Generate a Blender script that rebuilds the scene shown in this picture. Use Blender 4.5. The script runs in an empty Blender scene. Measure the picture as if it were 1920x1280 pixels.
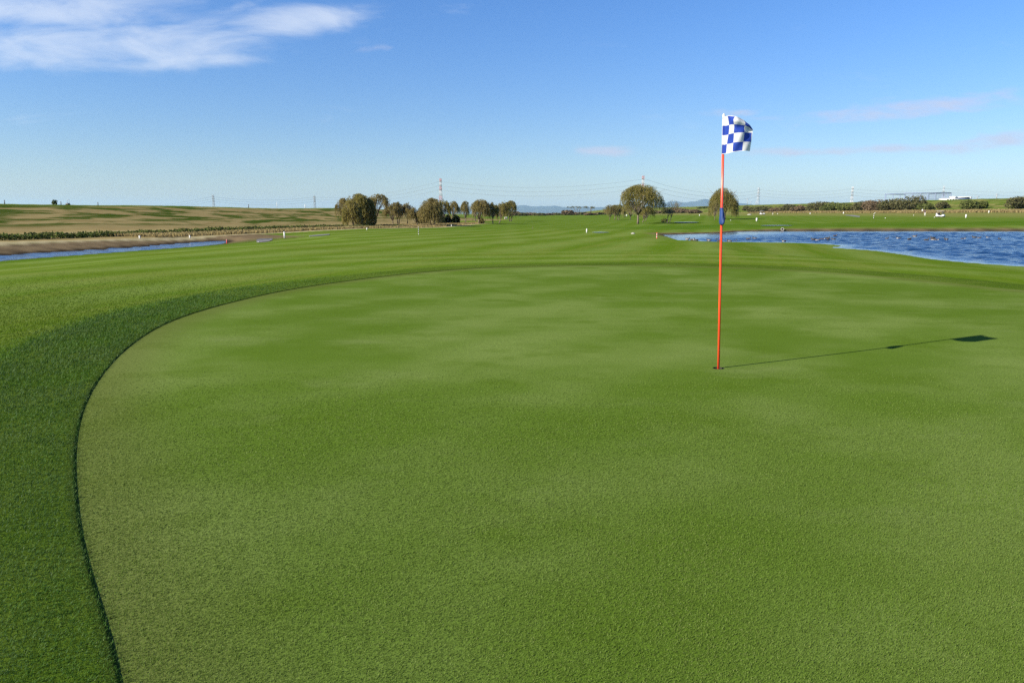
import bpy, math, random
import numpy as np
from mathutils import Vector

# ------------------------------------------------------------------ camera, world, sun, exposure
SC = bpy.context.scene
COL = SC.collection
F = 1350.0                       # focal length in photo pixels (photo is 1920 x 1280)
CAM_H = 1.46
PITCH = math.atan(239.0 / F)
SP, CP = math.sin(PITCH), math.cos(PITCH)
cam_data = bpy.data.cameras.new("camera")
cam = bpy.data.objects.new("camera", cam_data)
COL.objects.link(cam)
cam.location = (0, 0, CAM_H)
cam.rotation_euler = (math.pi / 2 - PITCH, 0, 0)
cam_data.sensor_width = 36.0
cam_data.lens = 36.0 * F / 1920.0
cam_data.clip_start = 0.05
cam_data.clip_end = 60000
SC.camera = cam

SUN_EL = math.radians(29.0)
SUN_DIR = Vector((-0.90 * math.cos(SUN_EL), -0.435 * math.cos(SUN_EL), math.sin(SUN_EL))).normalized()
SUN_ROT = math.atan2(SUN_DIR.x, SUN_DIR.y)
sun_data = bpy.data.lights.new("sun", 'SUN')
sun_data.energy = 5.0
sun_data.angle = math.radians(0.5)
sun_data.color = (1.0, 0.92, 0.77)
sun = bpy.data.objects.new("sun", sun_data)
COL.objects.link(sun)
sun.rotation_euler = SUN_DIR.to_track_quat('Z', 'Y').to_euler()

SC.view_settings.view_transform = 'Standard'
SC.view_settings.look = 'None'
SC.view_settings.gamma = 1.0
SC.view_settings.use_curve_mapping = False
SC.view_settings.exposure = 1.08
SC.cycles.max_bounces = 6
SC.cycles.diffuse_bounces = 3
SC.cycles.transparent_max_bounces = 8
SC.cycles.volume_bounces = 0
SC.cycles.use_denoising = False
SC.cycles.use_adaptive_sampling = False


def node(nt, typ, ins=None, **props):
    n = nt.nodes.new(typ)
    for k, v in props.items():
        setattr(n, k, v)
    for k, v in (ins or {}).items():
        s = n.inputs[k]
        if isinstance(v, bpy.types.NodeSocket):
            nt.links.new(v, s)
        else:
            s.default_value = v
    return n


def mth(nt, op, a, b=None, c=None, clamp=False):
    ins = {0: a}
    if b is not None: ins[1] = b
    if c is not None: ins[2] = c
    return node(nt, 'ShaderNodeMath', ins, operation=op, use_clamp=clamp).outputs[0]


def mixc(nt, fac, a, b, blend='MIX'):
    n = nt.nodes.new('ShaderNodeMix')
    n.data_type = 'RGBA'
    n.blend_type = blend
    n.clamp_factor = True
    for idx, v in ((0, fac), (6, a), (7, b)):
        if isinstance(v, bpy.types.NodeSocket):
            nt.links.new(v, n.inputs[idx])
        else:
            if idx and len(v) == 3: v = (*v, 1.0)
            n.inputs[idx].default_value = v
    return n.outputs[2]


def sstep(nt, v, lo, hi, a=0.0, b=1.0):
    return node(nt, 'ShaderNodeMapRange', {0: v, 1: lo, 2: hi, 3: a, 4: b}, interpolation_type='SMOOTHSTEP').outputs[0]


def noise(nt, vec, scale, detail=2.0, rough=0.5, dist=0.0):
    return node(nt, 'ShaderNodeTexNoise', {'Vector': vec, 'Scale': scale, 'Detail': detail, 'Roughness': rough,
                                           'Distortion': dist}).outputs[0]


def mapping(nt, vec, scale=(1, 1, 1), rot=(0, 0, 0), loc=(0, 0, 0)):
    return node(nt, 'ShaderNodeMapping', {'Vector': vec, 'Scale': scale, 'Rotation': rot, 'Location': loc}).outputs[0]


# --- the sky: Nishita atmosphere with thin clouds given by direction
def pix_dir(px, py):
    u, v = (px - 960) / F, (py - 640) / F
    return u, CP - v * SP, -SP - v * CP


world = bpy.data.worlds.new("World")
SC.world = world
world.use_nodes = True
wt = world.node_tree
wt.nodes.clear()
sky = node(wt, 'ShaderNodeTexSky', sky_type='NISHITA', sun_disc=False, sun_elevation=SUN_EL, sun_rotation=SUN_ROT,
           air_density=1.0, dust_density=0.35, ozone_density=2.2, altitude=0)
gen = node(wt, 'ShaderNodeTexCoord').outputs['Generated']
sep = node(wt, 'ShaderNodeSeparateXYZ', {0: gen})
ysafe = mth(wt, 'MAXIMUM', sep.outputs[1], 0.02)
AZ = mth(wt, 'DIVIDE', sep.outputs[0], ysafe)
EZ = mth(wt, 'DIVIDE', sep.outputs[2], ysafe)
# the blue deepens with elevation
deep = sstep(wt, EZ, 0.0, 0.30)
skyc = mixc(wt, deep, (0.92, 1.02, 1.24), (0.95, 1.12, 1.50))
skycol = mixc(wt, 1.0, sky.outputs[0], skyc, 'MULTIPLY')
skycol = node(wt, 'ShaderNodeHueSaturation', {'Saturation': 1.12, 'Color': skycol}).outputs[0]
cv = node(wt, 'ShaderNodeCombineXYZ', {0: AZ, 1: EZ}).outputs[0]
n_big = noise(wt, mapping(wt, cv, (7, 26, 1)), 1.0, 6.0, 0.58, 0.4)
n_fine = noise(wt, mapping(wt, cv, (16, 60, 1), (0, 0, 0.06)), 1.0, 5.0, 0.6, 0.3)


def cloud_patch(px, py, hw, hh, amp, tilt=0.0):
    d = pix_dir(px, py)
    a0, e0 = d[0] / d[1], d[2] / d[1]
    da = mth(wt, 'SUBTRACT', AZ, a0)
    de = mth(wt, 'SUBTRACT', EZ, e0)
    de = mth(wt, 'SUBTRACT', de, mth(wt, 'MULTIPLY', da, tilt))
    q = mth(wt, 'ADD', mth(wt, 'POWER', mth(wt, 'ABSOLUTE', mth(wt, 'DIVIDE', da, hw / F)), 2.4),
            mth(wt, 'POWER', mth(wt, 'ABSOLUTE', mth(wt, 'DIVIDE', de, hh / F)), 2.4))
    return mth(wt, 'MULTIPLY', mth(wt, 'EXPONENT', mth(wt, 'MULTIPLY', q, -1.0)), amp)


tot = None
for c in ((180, 88, 330, 40, 1.0, 0.0), (90, 15, 330, 34, .9, 0), (330, 112, 190, 20, .85, .03), (580, 34, 150, 28, .92, .10)):
    p = cloud_patch(*c)
    tot = p if tot is None else mth(wt, 'MAXIMUM', tot, p)
den1 = sstep(wt, mth(wt, 'ADD', mth(wt, 'MULTIPLY', tot, 0.62), mth(wt, 'MULTIPLY', n_big, 1.15)), 0.68, 1.30)
tot2 = None
for c in ((1130, 284, 62, 11, 1.0, 0), (1372, 211, 55, 9, .9, 0), (1720, 203, 240, 18, .9, .09), (1880, 262, 130, 17, .95, .16),
          (1640, 280, 330, 10, .85, .03), (1480, 222, 140, 8, .5, -.02), (700, 92, 50, 10, .45, 0), (1850, 178, 120, 14, .55, .1)):
    p = cloud_patch(*c)
    tot2 = p if tot2 is None else mth(wt, 'MAXIMUM', tot2, p)
den2 = sstep(wt, mth(wt, 'ADD', mth(wt, 'MULTIPLY', tot2, 0.55), mth(wt, 'MULTIPLY', n_fine, 0.9)), 0.60, 1.08)
c1 = mixc(wt, mth(wt, 'MULTIPLY', den1, 0.64), skycol, (7.5, 8.1, 9.1))
c2 = mixc(wt, mth(wt, 'MULTIPLY', den2, 0.72), c1, (5.7, 5.85, 7.3))
front = mth(wt, 'GREATER_THAN', sep.outputs[1], 0.05)
skyfinal = mixc(wt, front, skycol, c2)
bg = node(wt, 'ShaderNodeBackground', {'Color': skyfinal, 'Strength': 0.0535})
wo = node(wt, 'ShaderNodeOutputWorld')
wt.links.new(bg.outputs[0], wo.inputs[0])

# ------------------------------------------------------------------ helpers
RNG = np.random.default_rng(7)
rnd = random.Random(11)


def mesh_np(name, verts, quads=None, tris=None, mat=None, parent=None, smooth=False, mats=None, slots=None):
    verts = np.asarray(verts, dtype=np.float32).reshape(-1, 3)
    q = np.zeros((0, 4), np.int32) if quads is None or len(quads) == 0 else np.asarray(quads, np.int32).reshape(-1, 4)
    t = np.zeros((0, 3), np.int32) if tris is None or len(tris) == 0 else np.asarray(tris, np.int32).reshape(-1, 3)
    me = bpy.data.meshes.new(name)
    me.vertices.add(len(verts))
    me.vertices.foreach_set('co', verts.ravel())
    nl = q.size + t.size
    me.loops.add(nl)
    me.loops.foreach_set('vertex_index', np.concatenate([q.ravel(), t.ravel()]))
    me.polygons.add(len(q) + len(t))
    starts = np.concatenate([np.arange(len(q)) * 4, q.size + np.arange(len(t)) * 3]).astype(np.int32)
    me.polygons.foreach_set('loop_start', starts)
    if smooth:
        me.polygons.foreach_set('use_smooth', np.ones(len(starts), bool))
    for m in (mats or ([mat] if mat else [])):
        me.materials.append(m)
    if slots is not None:
        me.polygons.foreach_set('material_index', np.asarray(slots, np.int32))
    me.update(calc_edges=True)
    o = bpy.data.objects.new(name, me)
    COL.objects.link(o)
    if parent: o.parent = parent
    return o


def fattr(o, name, vals):
    a = o.data.attributes.new(name, 'FLOAT', 'POINT')
    a.data.foreach_set('value', np.asarray(vals, np.float32).ravel())


def structure(o):
    o['kind'] = 'structure'
    return o


def tag(o, label, cat, group=None, kind=None):
    o['label'] = label
    o['category'] = cat
    if group: o['group'] = group
    if kind: o['kind'] = kind
    return o


def empty(name, loc, label, cat, group=None, rz=0.0):
    o = bpy.data.objects.new(name, None)
    COL.objects.link(o)
    o.location = loc
    o.rotation_euler = (0, 0, rz)
    o.empty_display_size = 0.2
    return tag(o, label, cat, group)


class MB:
    """collects boxes, tubes and loose quads, then links them as one mesh object"""
    def __init__(self):
        self.v, self.q, self.t, self.s = [], [], [], []
        self.n = 0

    def add(self, verts, quads=(), tris=(), slot=0):
        verts = np.asarray(verts, float).reshape(-1, 3)
        self.v.append(verts)
        if len(quads): self.q.append((np.asarray(quads, int) + self.n, slot))
        if len(tris): self.t.append((np.asarray(tris, int) + self.n, slot))
        self.n += len(verts)

    def box(self, c, d, rz=0.0, slot=0, taper=1.0):
        hx, hy, hz = d[0] / 2, d[1] / 2, d[2] / 2
        p = []
        for sz, k in ((-1, 1.0), (1, taper)):
            for sx, sy in ((-1, -1), (1, -1), (1, 1), (-1, 1)):
                x, y = sx * hx * k, sy * hy * k
                p.append((c[0] + x * math.cos(rz) - y * math.sin(rz), c[1] + x * math.sin(rz) + y * math.cos(rz), c[2] + sz * hz))
        self.add(p, [(3, 2, 1, 0), (4, 5, 6, 7), (0, 1, 5, 4), (1, 2, 6, 5), (2, 3, 7, 6), (3, 0, 4, 7)], slot=slot)

    def bar(self, a, b, w, slot=0):
        self.tube([a, b], [w / 2, w / 2], 4, slot=slot)

    def tube(self, pts, rad, n=8, cap=True, slot=0, squash=None):
        pts = np.asarray(pts, float)
        m = len(pts)
        tan = np.gradient(pts, axis=0) if m > 2 else np.repeat((pts[1] - pts[0])[None], 2, 0)
        tan /= np.linalg.norm(tan, axis=1)[:, None] + 1e-12
        ref = np.array([0, 0, 1.0]) if abs(tan[0][2]) < 0.9 else np.array([1.0, 0, 0])
        vs = []
        for i in range(m):
            a = np.cross(tan[i], ref); a /= np.linalg.norm(a) + 1e-12
            b = np.cross(tan[i], a)
            ref = -np.cross(tan[i], -b) * 0 + ref
            k = 1.0 if squash is None else squash[i]
            for j in range(n):
                th = 2 * math.pi * j / n
                vs.append(pts[i] + rad[i] * (math.cos(th) * a + k * math.sin(th) * b))
        qs = [(i * n + j, i * n + (j + 1) % n, (i + 1) * n + (j + 1) % n, (i + 1) * n + j) for i in range(m - 1) for j in range(n)]
        ts = []
        if cap:
            vs += [pts[0], pts[-1]]
            ts += [(m * n, (j + 1) % n, j) for j in range(n)]
            ts += [(m * n + 1, (m - 1) * n + j, (m - 1) * n + (j + 1) % n) for j in range(n)]
        self.add(vs, qs, ts, slot)

    def build(self, name, mat, parent=None, smooth=False):
        qs = np.concatenate([q for q, _ in self.q]) if self.q else None
        ts = np.concatenate([t for t, _ in self.t]) if self.t else None
        sl = [np.full(len(q), s) for q, s in self.q] + [np.full(len(t), s) for t, s in self.t]
        mats = mat if isinstance(mat, (list, tuple)) else [mat]
        return mesh_np(name, np.concatenate(self.v), qs, ts, parent=parent, smooth=smooth, mats=mats, slots=np.concatenate(sl))


def at_z(px, py, z=0.0):
    d = pix_dir(px, py)
    t = (CAM_H - z) / -d[2]
    return d[0] * t, d[1] * t


def at_y(px, py, y):
    d = pix_dir(px, py)
    t = y / d[1]
    return np.array((d[0] * t, y, CAM_H + d[2] * t))


def catmull(P, n, closed=True):
    P = np.asarray(P, float)
    m = len(P)
    out = []
    for i in range(m if closed else m - 1):
        p0, p1, p2, p3 = (P[(i + k - 1) % m] if closed else P[min(max(i + k - 1, 0), m - 1)] for k in range(4))
        for s in np.arange(n) / n:
            out.append(.5 * ((2 * p1) + (p2 - p0) * s + (2 * p0 - 5 * p1 + 4 * p2 - p3) * s ** 2 + (3 * p1 - p0 - 3 * p2 + p3) * s ** 3))
    if not closed: out.append(P[-1])
    return np.array(out)


def sdist(x, y, poly):
    """signed distance to a closed polygon, positive outside"""
    x, y = np.asarray(x, float), np.asarray(y, float)
    d2 = np.full(x.shape, 1e18)
    inside = np.zeros(x.shape, bool)
    m = len(poly)
    for i in range(m):
        ax, ay = poly[i]
        bx, by = poly[(i + 1) % m]
        ex, ey = bx - ax, by - ay
        L = ex * ex + ey * ey + 1e-12
        t = np.clip(((x - ax) * ex + (y - ay) * ey) / L, 0, 1)
        d2 = np.minimum(d2, (x - ax - t * ex) ** 2 + (y - ay - t * ey) ** 2)
        c = (ay > y) != (by > y)
        inside ^= c & (x < ex * (y - ay) / (ey if abs(ey) > 1e-12 else 1e-12) + ax)
    d = np.sqrt(d2)
    return np.where(inside, -d, d)


def sm(v, lo, hi):
    t = np.clip((v - lo) / (hi - lo), 0, 1)
    return t * t * (3 - 2 * t)


# ------------------------------------------------------------------ lie of the land
HOLE = np.array(at_z(1347, 690, 0.0))
edge_px = [(235, 1280), (180, 1140), (150, 1020), (138, 900), (140, 820), (160, 750), (200, 690), (250, 645), (320, 605), (430, 570),
           (560, 540), (700, 520), (840, 507), (1000, 500), (1200, 497), (1350, 500), (1500, 506), (1650, 518), (1800, 533), (1920, 545)]
EDGE = [at_z(*p) for p in edge_px]
EDGE += [(12.3, 11.5), (13.2, 7.5), (12.0, 3.0), (9.0, -1.0), (5.0, -2.4), (2.0, -1.9), (0.2, -0.3)]
EDGE = catmull(EDGE, 14)
_l = np.concatenate([[0], np.cumsum(np.linalg.norm(np.roll(EDGE, -1, 0) - EDGE, axis=1))])
_q = np.linspace(0, _l[-1], 560, endpoint=False)
EDGE = np.stack([np.interp(_q, _l, np.append(EDGE[:, k], EDGE[0, k])) for k in (0, 1)], 1)
_k = np.exp(-.5 * (np.arange(-12, 13) / 4.0) ** 2); _k /= _k.sum()
EDGE = sum(w_ * np.roll(EDGE, i_ - 12, 0) for i_, w_ in enumerate(_k))
WATER = -0.65
lake_px = [(1240, 440.2), (1258, 446.5), (1275, 452), (1340, 453.6), (1420, 454.6), (1480, 455.3), (1540, 457.2), (1577, 460.2), (1572, 462.3),
           (1553, 464), (1590, 466.5), (1640, 470), (1690, 477), (1745, 486), (1820, 493), (1920, 500), (2150, 516), (2500, 520),
           (2700, 433), (1920, 433), (1600, 433), (1450, 433.3), (1385, 434.2), (1350, 437.2), (1300, 438.6)]
LAKE = np.array([at_z(px, py, WATER) for px, py in lake_px])
chan_px = [(-500, 530), (-200, 506), (0, 489), (120, 480), (250, 470.5), (320, 465.5), (380, 461), (415, 457.5), (428, 454),
           (420, 452.3), (380, 453.5), (320, 458), (250, 464), (120, 472), (0, 479), (-200, 492), (-500, 507)]
CHAN = np.array([at_z(px, py, WATER) for px, py in chan_px])
P0 = np.array((-44.0, 62.0))
LD = np.array((0.232, 0.973)); LD /= np.linalg.norm(LD)
LN = np.array((-LD[1], LD[0]))


def levee_st(x, y):
    return (x - P0[0]) * LN[0] + (y - P0[1]) * LN[1], (x - P0[0]) * LD[0] + (y - P0[1]) * LD[1]


def right_D(x, y):
    return 171 - 0.119 * (y - 240) - x


def raw_terrain(x, y):
    x, y = np.asarray(x, float), np.asarray(y, float)
    r = np.hypot(x - 2, y - 10)
    z = np.interp(r, [0, 12, 18, 28, 45, 100, 1e6], [0, 0, -.03, -.14, -.36, -.6, -.6])
    z = z + 0.022 * np.sin(x * .55 + 1.3) * np.sin(y * .42 + .4) * sm(np.hypot(x - HOLE[0], y - HOLE[1]), 0.5, 4)
    far = sm(r, 16, 60)
    z = z + far * (0.05 * np.sin(x * .21 + y * .06) + 0.05 * np.sin(x * .05 - y * .13 + 1) + .06 * np.sin(y * .045 + x * .022))
    s, t = levee_st(x, y)
    z = z + 0.16 * sm(s, -24, -20) * sm(t, -160, -120) * (1 - sm(s, 40, 60))
    z = z + np.interp(s, [-3, 0, 10, 19, 21, 25, 46], [0, .12, 1.55, 2.98, 3.1, 3.1, 0]) * (1 - sm(t, 128, 215))
    D = right_D(x, y)
    z = z + np.interp(D, [-110, -54, -43, -40, 0, 12, 57, 138, 168], [2, 8.2, 8.5, 8.4, 3.1, 2.4, 1.15, .45, 0]) * sm(y, -60, 40) * (1 - sm(y, 900, 1300))
    return z


def terrain(x, y):
    x, y = np.asarray(x, float), np.asarray(y, float)
    z = raw_terrain(x, y)
    for poly in (LAKE, CHAN):
        lo, hi = poly.min(0) - 18, poly.max(0) + 18
        m = (x > lo[0]) & (x < hi[0]) & (y > lo[1]) & (y < hi[1])
        if m.any():
            d = sdist(x[m], y[m], poly)
            zz = z[m]
            if poly is LAKE: sl = .035 + .165 * sm(y[m], 52, 74)
            else: sl = .028 + .13 * sm(levee_st(x[m], y[m])[0], -26.2, -24.8)
            out = WATER + 0.01 + sl * d + .02 * np.maximum(d - 6, 0) ** 1.5
            zz = np.where(d > 0, np.minimum(zz, out), WATER + 0.01 + np.maximum(.25 * d, -.5))
            k = np.where(d > 0, np.minimum(z[m], out), zz)
            z[m] = k
    return z


def ground_hit(px, py, tmax=3000.0):
    d = pix_dir(px, py)
    ts = np.geomspace(1.5, tmax, 3000)
    X, Y, Z = d[0] * ts, d[1] * ts, CAM_H + d[2] * ts
    below = Z < terrain(X, Y)
    i = int(np.argmax(below)) if below.any() else len(ts) - 1
    lo, hi = ts[max(i - 1, 0)], ts[i]
    for _ in range(25):
        m = (lo + hi) / 2
        if CAM_H + d[2] * m < terrain(np.array([d[0] * m]), np.array([d[1] * m]))[0]: hi = m
        else: lo = m
    return np.array((d[0] * hi, d[1] * hi, CAM_H + d[2] * hi))


def ground_at(px, dist):
    """ground point below the photo column px at a forward distance"""
    d = pix_dir(px, 401)
    x = d[0] / d[1] * dist
    return np.array((x, dist, float(terrain(np.array([x]), np.array([float(dist)]))[0])))


# ------------------------------------------------------------------ materials
def new_mat(name):
    m = bpy.data.materials.new(name)
    m.use_nodes = True
    nt = m.node_tree
    return m, nt, nt.nodes['Principled BSDF']


def paint(name, col, rough=0.5, var=0.12, scale=8.0, metal=0.0, spec=0.5):
    m, nt, b = new_mat(name)
    pos = node(nt, 'ShaderNodeTexCoord').outputs['Object']
    n = noise(nt, pos, scale, 4.0, .6)
    dark = tuple(c * (1 - var) for c in col)
    lite = tuple(min(1, c * (1 + var)) for c in col)
    nt.links.new(mixc(nt, sstep(nt, n, .3, .7), dark, lite), b.inputs['Base Color'])
    b.inputs['Roughness'].default_value = rough
    b.inputs['Metallic'].default_value = metal
    b.inputs['Specular IOR Level'].default_value = spec
    return m


def leaf_mat(name, cols, transl=0.3, scale=0.9):
    m, nt, b = new_mat(name)
    pos = node(nt, 'ShaderNodeNewGeometry').outputs['Position']
    n1 = noise(nt, pos, scale, 3.0, .6)
    n2 = noise(nt, pos, scale * 9, 1.0, .5)
    c = mixc(nt, sstep(nt, n1, .32, .68), cols[0], cols[1])
    c = mixc(nt, sstep(nt, n2, .45, .75), c, cols[2])
    df = node(nt, 'ShaderNodeBsdfDiffuse', {'Color': c})
    tr = node(nt, 'ShaderNodeBsdfTranslucent', {'Color': c})
    mx = node(nt, 'ShaderNodeMixShader', {0: transl, 1: df.outputs[0], 2: tr.outputs[0]})
    nt.links.new(mx.outputs[0], nt.nodes['Material Output'].inputs[0])
    return m


M_WILLOW = leaf_mat('willow_foliage', [(.215, .185, .058), (.155, .148, .04), (.27, .225, .08)], .48, .35)
M_WILLOW_BROWN = leaf_mat('willow_foliage_brown', [(.225, .185, .072), (.17, .148, .05), (.28, .225, .10)], .48, .35)
M_DARK = leaf_mat('evergreen_foliage', [(.012, .018, .006), (.018, .026, .010), (.022, .03, .012)], .1, .8)
M_SHRUB = leaf_mat('shrub_foliage', [(.10, .097, .042), (.075, .082, .034), (.14, .12, .062)], .25, .35)
M_SHRUB_BROWN = leaf_mat('shrub_foliage_brown', [(.165, .118, .072), (.12, .09, .055), (.19, .145, .09)], .25, .35)
M_SHRUB_GREEN = leaf_mat('shrub_foliage_green', [(.10, .12, .036), (.08, .10, .028), (.15, .155, .055)], .25, .35)
M_HEDGE = leaf_mat('hedge_foliage', [(.085, .115, .03), (.05, .08, .02), (.20, .18, .07)], .25, .8)
M_REED = leaf_mat('reed', [(.30, .235, .11), (.24, .19, .08), (.36, .29, .14)], .4, .6)
M_BARK = paint('bark', (.13, .10, .072), .9, .35, 4)
M_WHITE = paint('white_paint', (.60, .60, .57), .5, .06)
M_BLACK = paint('black_paint', (.02, .02, .022), .5, .2)
M_RED = paint('red_paint', (.62, .04, .03), .45, .1)
M_STEEL = paint('galvanised_steel', (.30, .31, .33), .5, .1, 1, .0)
M_TOWER_RED = paint('faded_red_paint', (.42, .15, .13), .5, .1, 1)
M_TOWER_WHITE = paint('faded_white_paint', (.52, .51, .50), .5, .08, 1)
M_TOWER_PALE = paint('pale_grey_paint', (.48, .47, .48), .6, .08, 1)
M_CABLE = paint('cable', (.12, .13, .15), .6, .1)
M_ROCK = paint('stone', (.30, .28, .25), .9, .3, 6)
M_CONC = paint('concrete', (.42, .41, .38), .85, .15, 5)
M_RUBBER = paint('rubber', (.02, .02, .02), .8, .2)
M_NETBLUE = paint('net_steel_blue', (.16, .20, .30), .6, .1)
M_SKIN = paint('skin', (.45, .27, .19), .6, .05)

# ground: mown fairway, dry levee grass, bare bank and path, all by zone
m_ground, nt, b = new_mat('fairway_grass')
pos = node(nt, 'ShaderNodeNewGeometry').outputs['Position']


def at_f(nt, n):
    return node(nt, 'ShaderNodeAttribute', attribute_name=n).outputs['Fac']


stripe1 = mth(nt, 'SINE', mth(nt, 'ADD', at_f(nt, 'ph_far'), mth(nt, 'MULTIPLY', noise(nt, pos, .10, 3), 3.2)))
stripe2 = mth(nt, 'SINE', mth(nt, 'ADD', at_f(nt, 'ph_near'), mth(nt, 'MULTIPLY', noise(nt, pos, .16, 2), 2.0)))
nearw = at_f(nt, 'near_w')
st = mth(nt, 'ADD', mth(nt, 'MULTIPLY', stripe2, nearw), mth(nt, 'MULTIPLY', stripe1, mth(nt, 'SUBTRACT', 1.0, nearw)))
n_mid = noise(nt, pos, .22, 4, .55)
n_pat = noise(nt, mapping(nt, pos, (.05, .16, .1), (0, 0, -.25)), 1.0, 3, .5)
n_grain = noise(nt, pos, 22, 3, .7)
stf = sstep(nt, mth(nt, 'ADD', mth(nt, 'MULTIPLY', st, .52), mth(nt, 'MULTIPLY', mth(nt, 'SUBTRACT', n_mid, .5), 1.2)), -.75, .75)
fair = mixc(nt, stf, (.078, .138, .009), (.140, .196, .042))
fair = mixc(nt, sstep(nt, n_pat, .45, .75, 0, .55), fair, (.088, .122, .008))
n_str = noise(nt, mapping(nt, mapping(nt, pos, (1, 1, 1), (0, 0, .26)), (1.6, .12, 1)), 1.0, 5, .65)
fair = mixc(nt, sstep(nt, n_str, .40, .68, 0, .5), fair, (.150, .172, .036))
fair = mixc(nt, sstep(nt, noise(nt, pos, .55, 6, .7), .52, .70, 0, .5), fair, (.066, .112, .006))
fair = mixc(nt, sstep(nt, noise(nt, pos, 4.0, 6, .75), .40, .68, 0, .45), fair, mixc(nt, .5, fair, (.04, .075, .006)))
rough_shade_w = at_f(nt, 'rough')
fair = mixc(nt, rough_shade_w, fair, mixc(nt, sstep(nt, n_mid, .3, .7), (.050, .105, .008), (.082, .135, .014)))  # rough grass, and the painted shadow band beyond the lake
fair = mixc(nt, sstep(nt, n_grain, .35, .75, 0, .5), fair, mixc(nt, .5, fair, (.03, .06, .008)))
lev = mapping(nt, pos, (.07, .07, .5), (0, 0, math.atan2(LD[0], LD[1])))
lev = mapping(nt, lev, (6.0, 1.7, 2.0))
n_lev = noise(nt, lev, 1.0, 5, .62)
n_lev2 = noise(nt, mapping(nt, lev, (2.5, 1.6, 2)), 1.0, 4, .6)
dryc = mixc(nt, sstep(nt, n_lev2, .3, .7), (.190, .142, .058), (.285, .220, .105))
dryc = mixc(nt, mth(nt, 'MULTIPLY', sstep(nt, n_lev, .44, .58), at_f(nt, 'patch')), dryc, (.036, .062, .008))
dryc = mixc(nt, mth(nt, 'MULTIPLY', sstep(nt, n_lev2, .42, .62), .22), dryc, (.12, .125, .035))
gcol = mixc(nt, at_f(nt, 'dry'), fair, dryc)
soilc = mixc(nt, sstep(nt, noise(nt, pos, .9, 5, .65), .35, .65), (.105, .078, .045), (.165, .122, .068))
gcol = mixc(nt, at_f(nt, 'soil'), gcol, soilc)
gcol = mixc(nt, at_f(nt, 'mud'), gcol, (.035, .028, .02))
gcol = mixc(nt, at_f(nt, 'path'), gcol, (.34, .29, .17))
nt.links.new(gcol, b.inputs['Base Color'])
b.inputs['Roughness'].default_value = .8
b.inputs['Specular IOR Level'].default_value = .0
b.inputs['Sheen Weight'].default_value = .0
b.inputs['Sheen Tint'].default_value = (.8, 1, .5, 1)
bp = node(nt, 'ShaderNodeBump', {'Strength': .6, 'Distance': .03, 'Height': noise(nt, pos, 9, 5, .75)})
nt.links.new(bp.outputs[0], b.inputs['Normal'])

# putting green turf
m_green, nt, b = new_mat('putting_green_turf')
pos = node(nt, 'ShaderNodeNewGeometry').outputs['Position']
nb = noise(nt, mapping(nt, pos, (.30, .36, .4), (0, 0, .45)), 1.0, 4, .55)
nb2 = noise(nt, mapping(nt, pos, (.9, 1.1, 1), (0, 0, -.4)), 1.0, 4, .6)
ng = noise(nt, pos, 60, 3, .75)
band = mth(nt, 'SINE', mth(nt, 'ADD', mth(nt, 'MULTIPLY', node(nt, 'ShaderNodeSeparateXYZ', {0: mapping(nt, pos, (1, 1, 1), (0, 0, .62))}).outputs[0], 4.2), mth(nt, 'MULTIPLY', noise(nt, pos, .35, 2), 4.0)))
nbm = mth(nt, 'ADD', nb, mth(nt, 'MULTIPLY', band, .035))
gr = mixc(nt, sstep(nt, nbm, .38, .66), (.084, .143, .016), (.140, .197, .045))
gr = mixc(nt, sstep(nt, nb2, .50, .70, 0, .6), gr, (.072, .126, .010))
gr = mixc(nt, sstep(nt, noise(nt, mapping(nt, pos, (1, 1, 1), loc=(3.3, 1.2, 0)), 2.1, 5, .7), .66, .74, 0, .55), gr, (.060, .066, .030))
gr = mixc(nt, sstep(nt, noise(nt, mapping(nt, pos, (.5, .9, 1), loc=(1.3, 8.2, 0)), 1.0, 5, .65), .54, .76, 0, .5), gr, (.170, .214, .070))
gr = mixc(nt, mth(nt, 'MULTIPLY', sstep(nt, at_f(nt, 'edge'), .8, .0), .5), gr, (.100, .104, .032))
gr = mixc(nt, sstep(nt, ng, .35, .65, .0, .8), gr, mixc(nt, .5, gr, (.03, .045, .01)))
GREEN_COL_SRC = gr
nt.links.new(gr, b.inputs['Base Color'])
b.inputs['Roughness'].default_value = .75
b.inputs['Specular IOR Level'].default_value = .0
b.inputs['Sheen Weight'].default_value = .0
b.inputs['Sheen Tint'].default_value = (.85, 1, .6, 1)
bp = node(nt, 'ShaderNodeBump', {'Strength': .5, 'Distance': .006, 'Height': noise(nt, pos, 130, 3, .8)})
nt.links.new(bp.outputs[0], b.inputs['Normal'])

# fringe turf
m_fringe, nt, b = new_mat('fringe_turf')
pos = node(nt, 'ShaderNodeNewGeometry').outputs['Position']
nb = noise(nt, mapping(nt, pos, (.5, .8, .5), (0, 0, .3)), 1.0, 4, .6)
gr = mixc(nt, sstep(nt, nb, .35, .65), (.060, .104, .010), (.084, .126, .018))
gr = mixc(nt, sstep(nt, noise(nt, pos, 40, 3, .75), .35, .7, 0, .6), gr, mixc(nt, .5, gr, (.015, .03, .006)))
gr = mixc(nt, at_f(nt, 'wall'), gr, (.045, .062, .016))  # dark inner edge: thatch colour plus painted shade at the grass base
nt.links.new(gr, b.inputs['Base Color'])
b.inputs['Roughness'].default_value = .8
b.inputs['Specular IOR Level'].default_value = .0
bp = node(nt, 'ShaderNodeBump', {'Strength': .8, 'Distance': .02, 'Height': noise(nt, pos, 45, 4, .8)})
nt.links.new(bp.outputs[0], b.inputs['Normal'])


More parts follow.
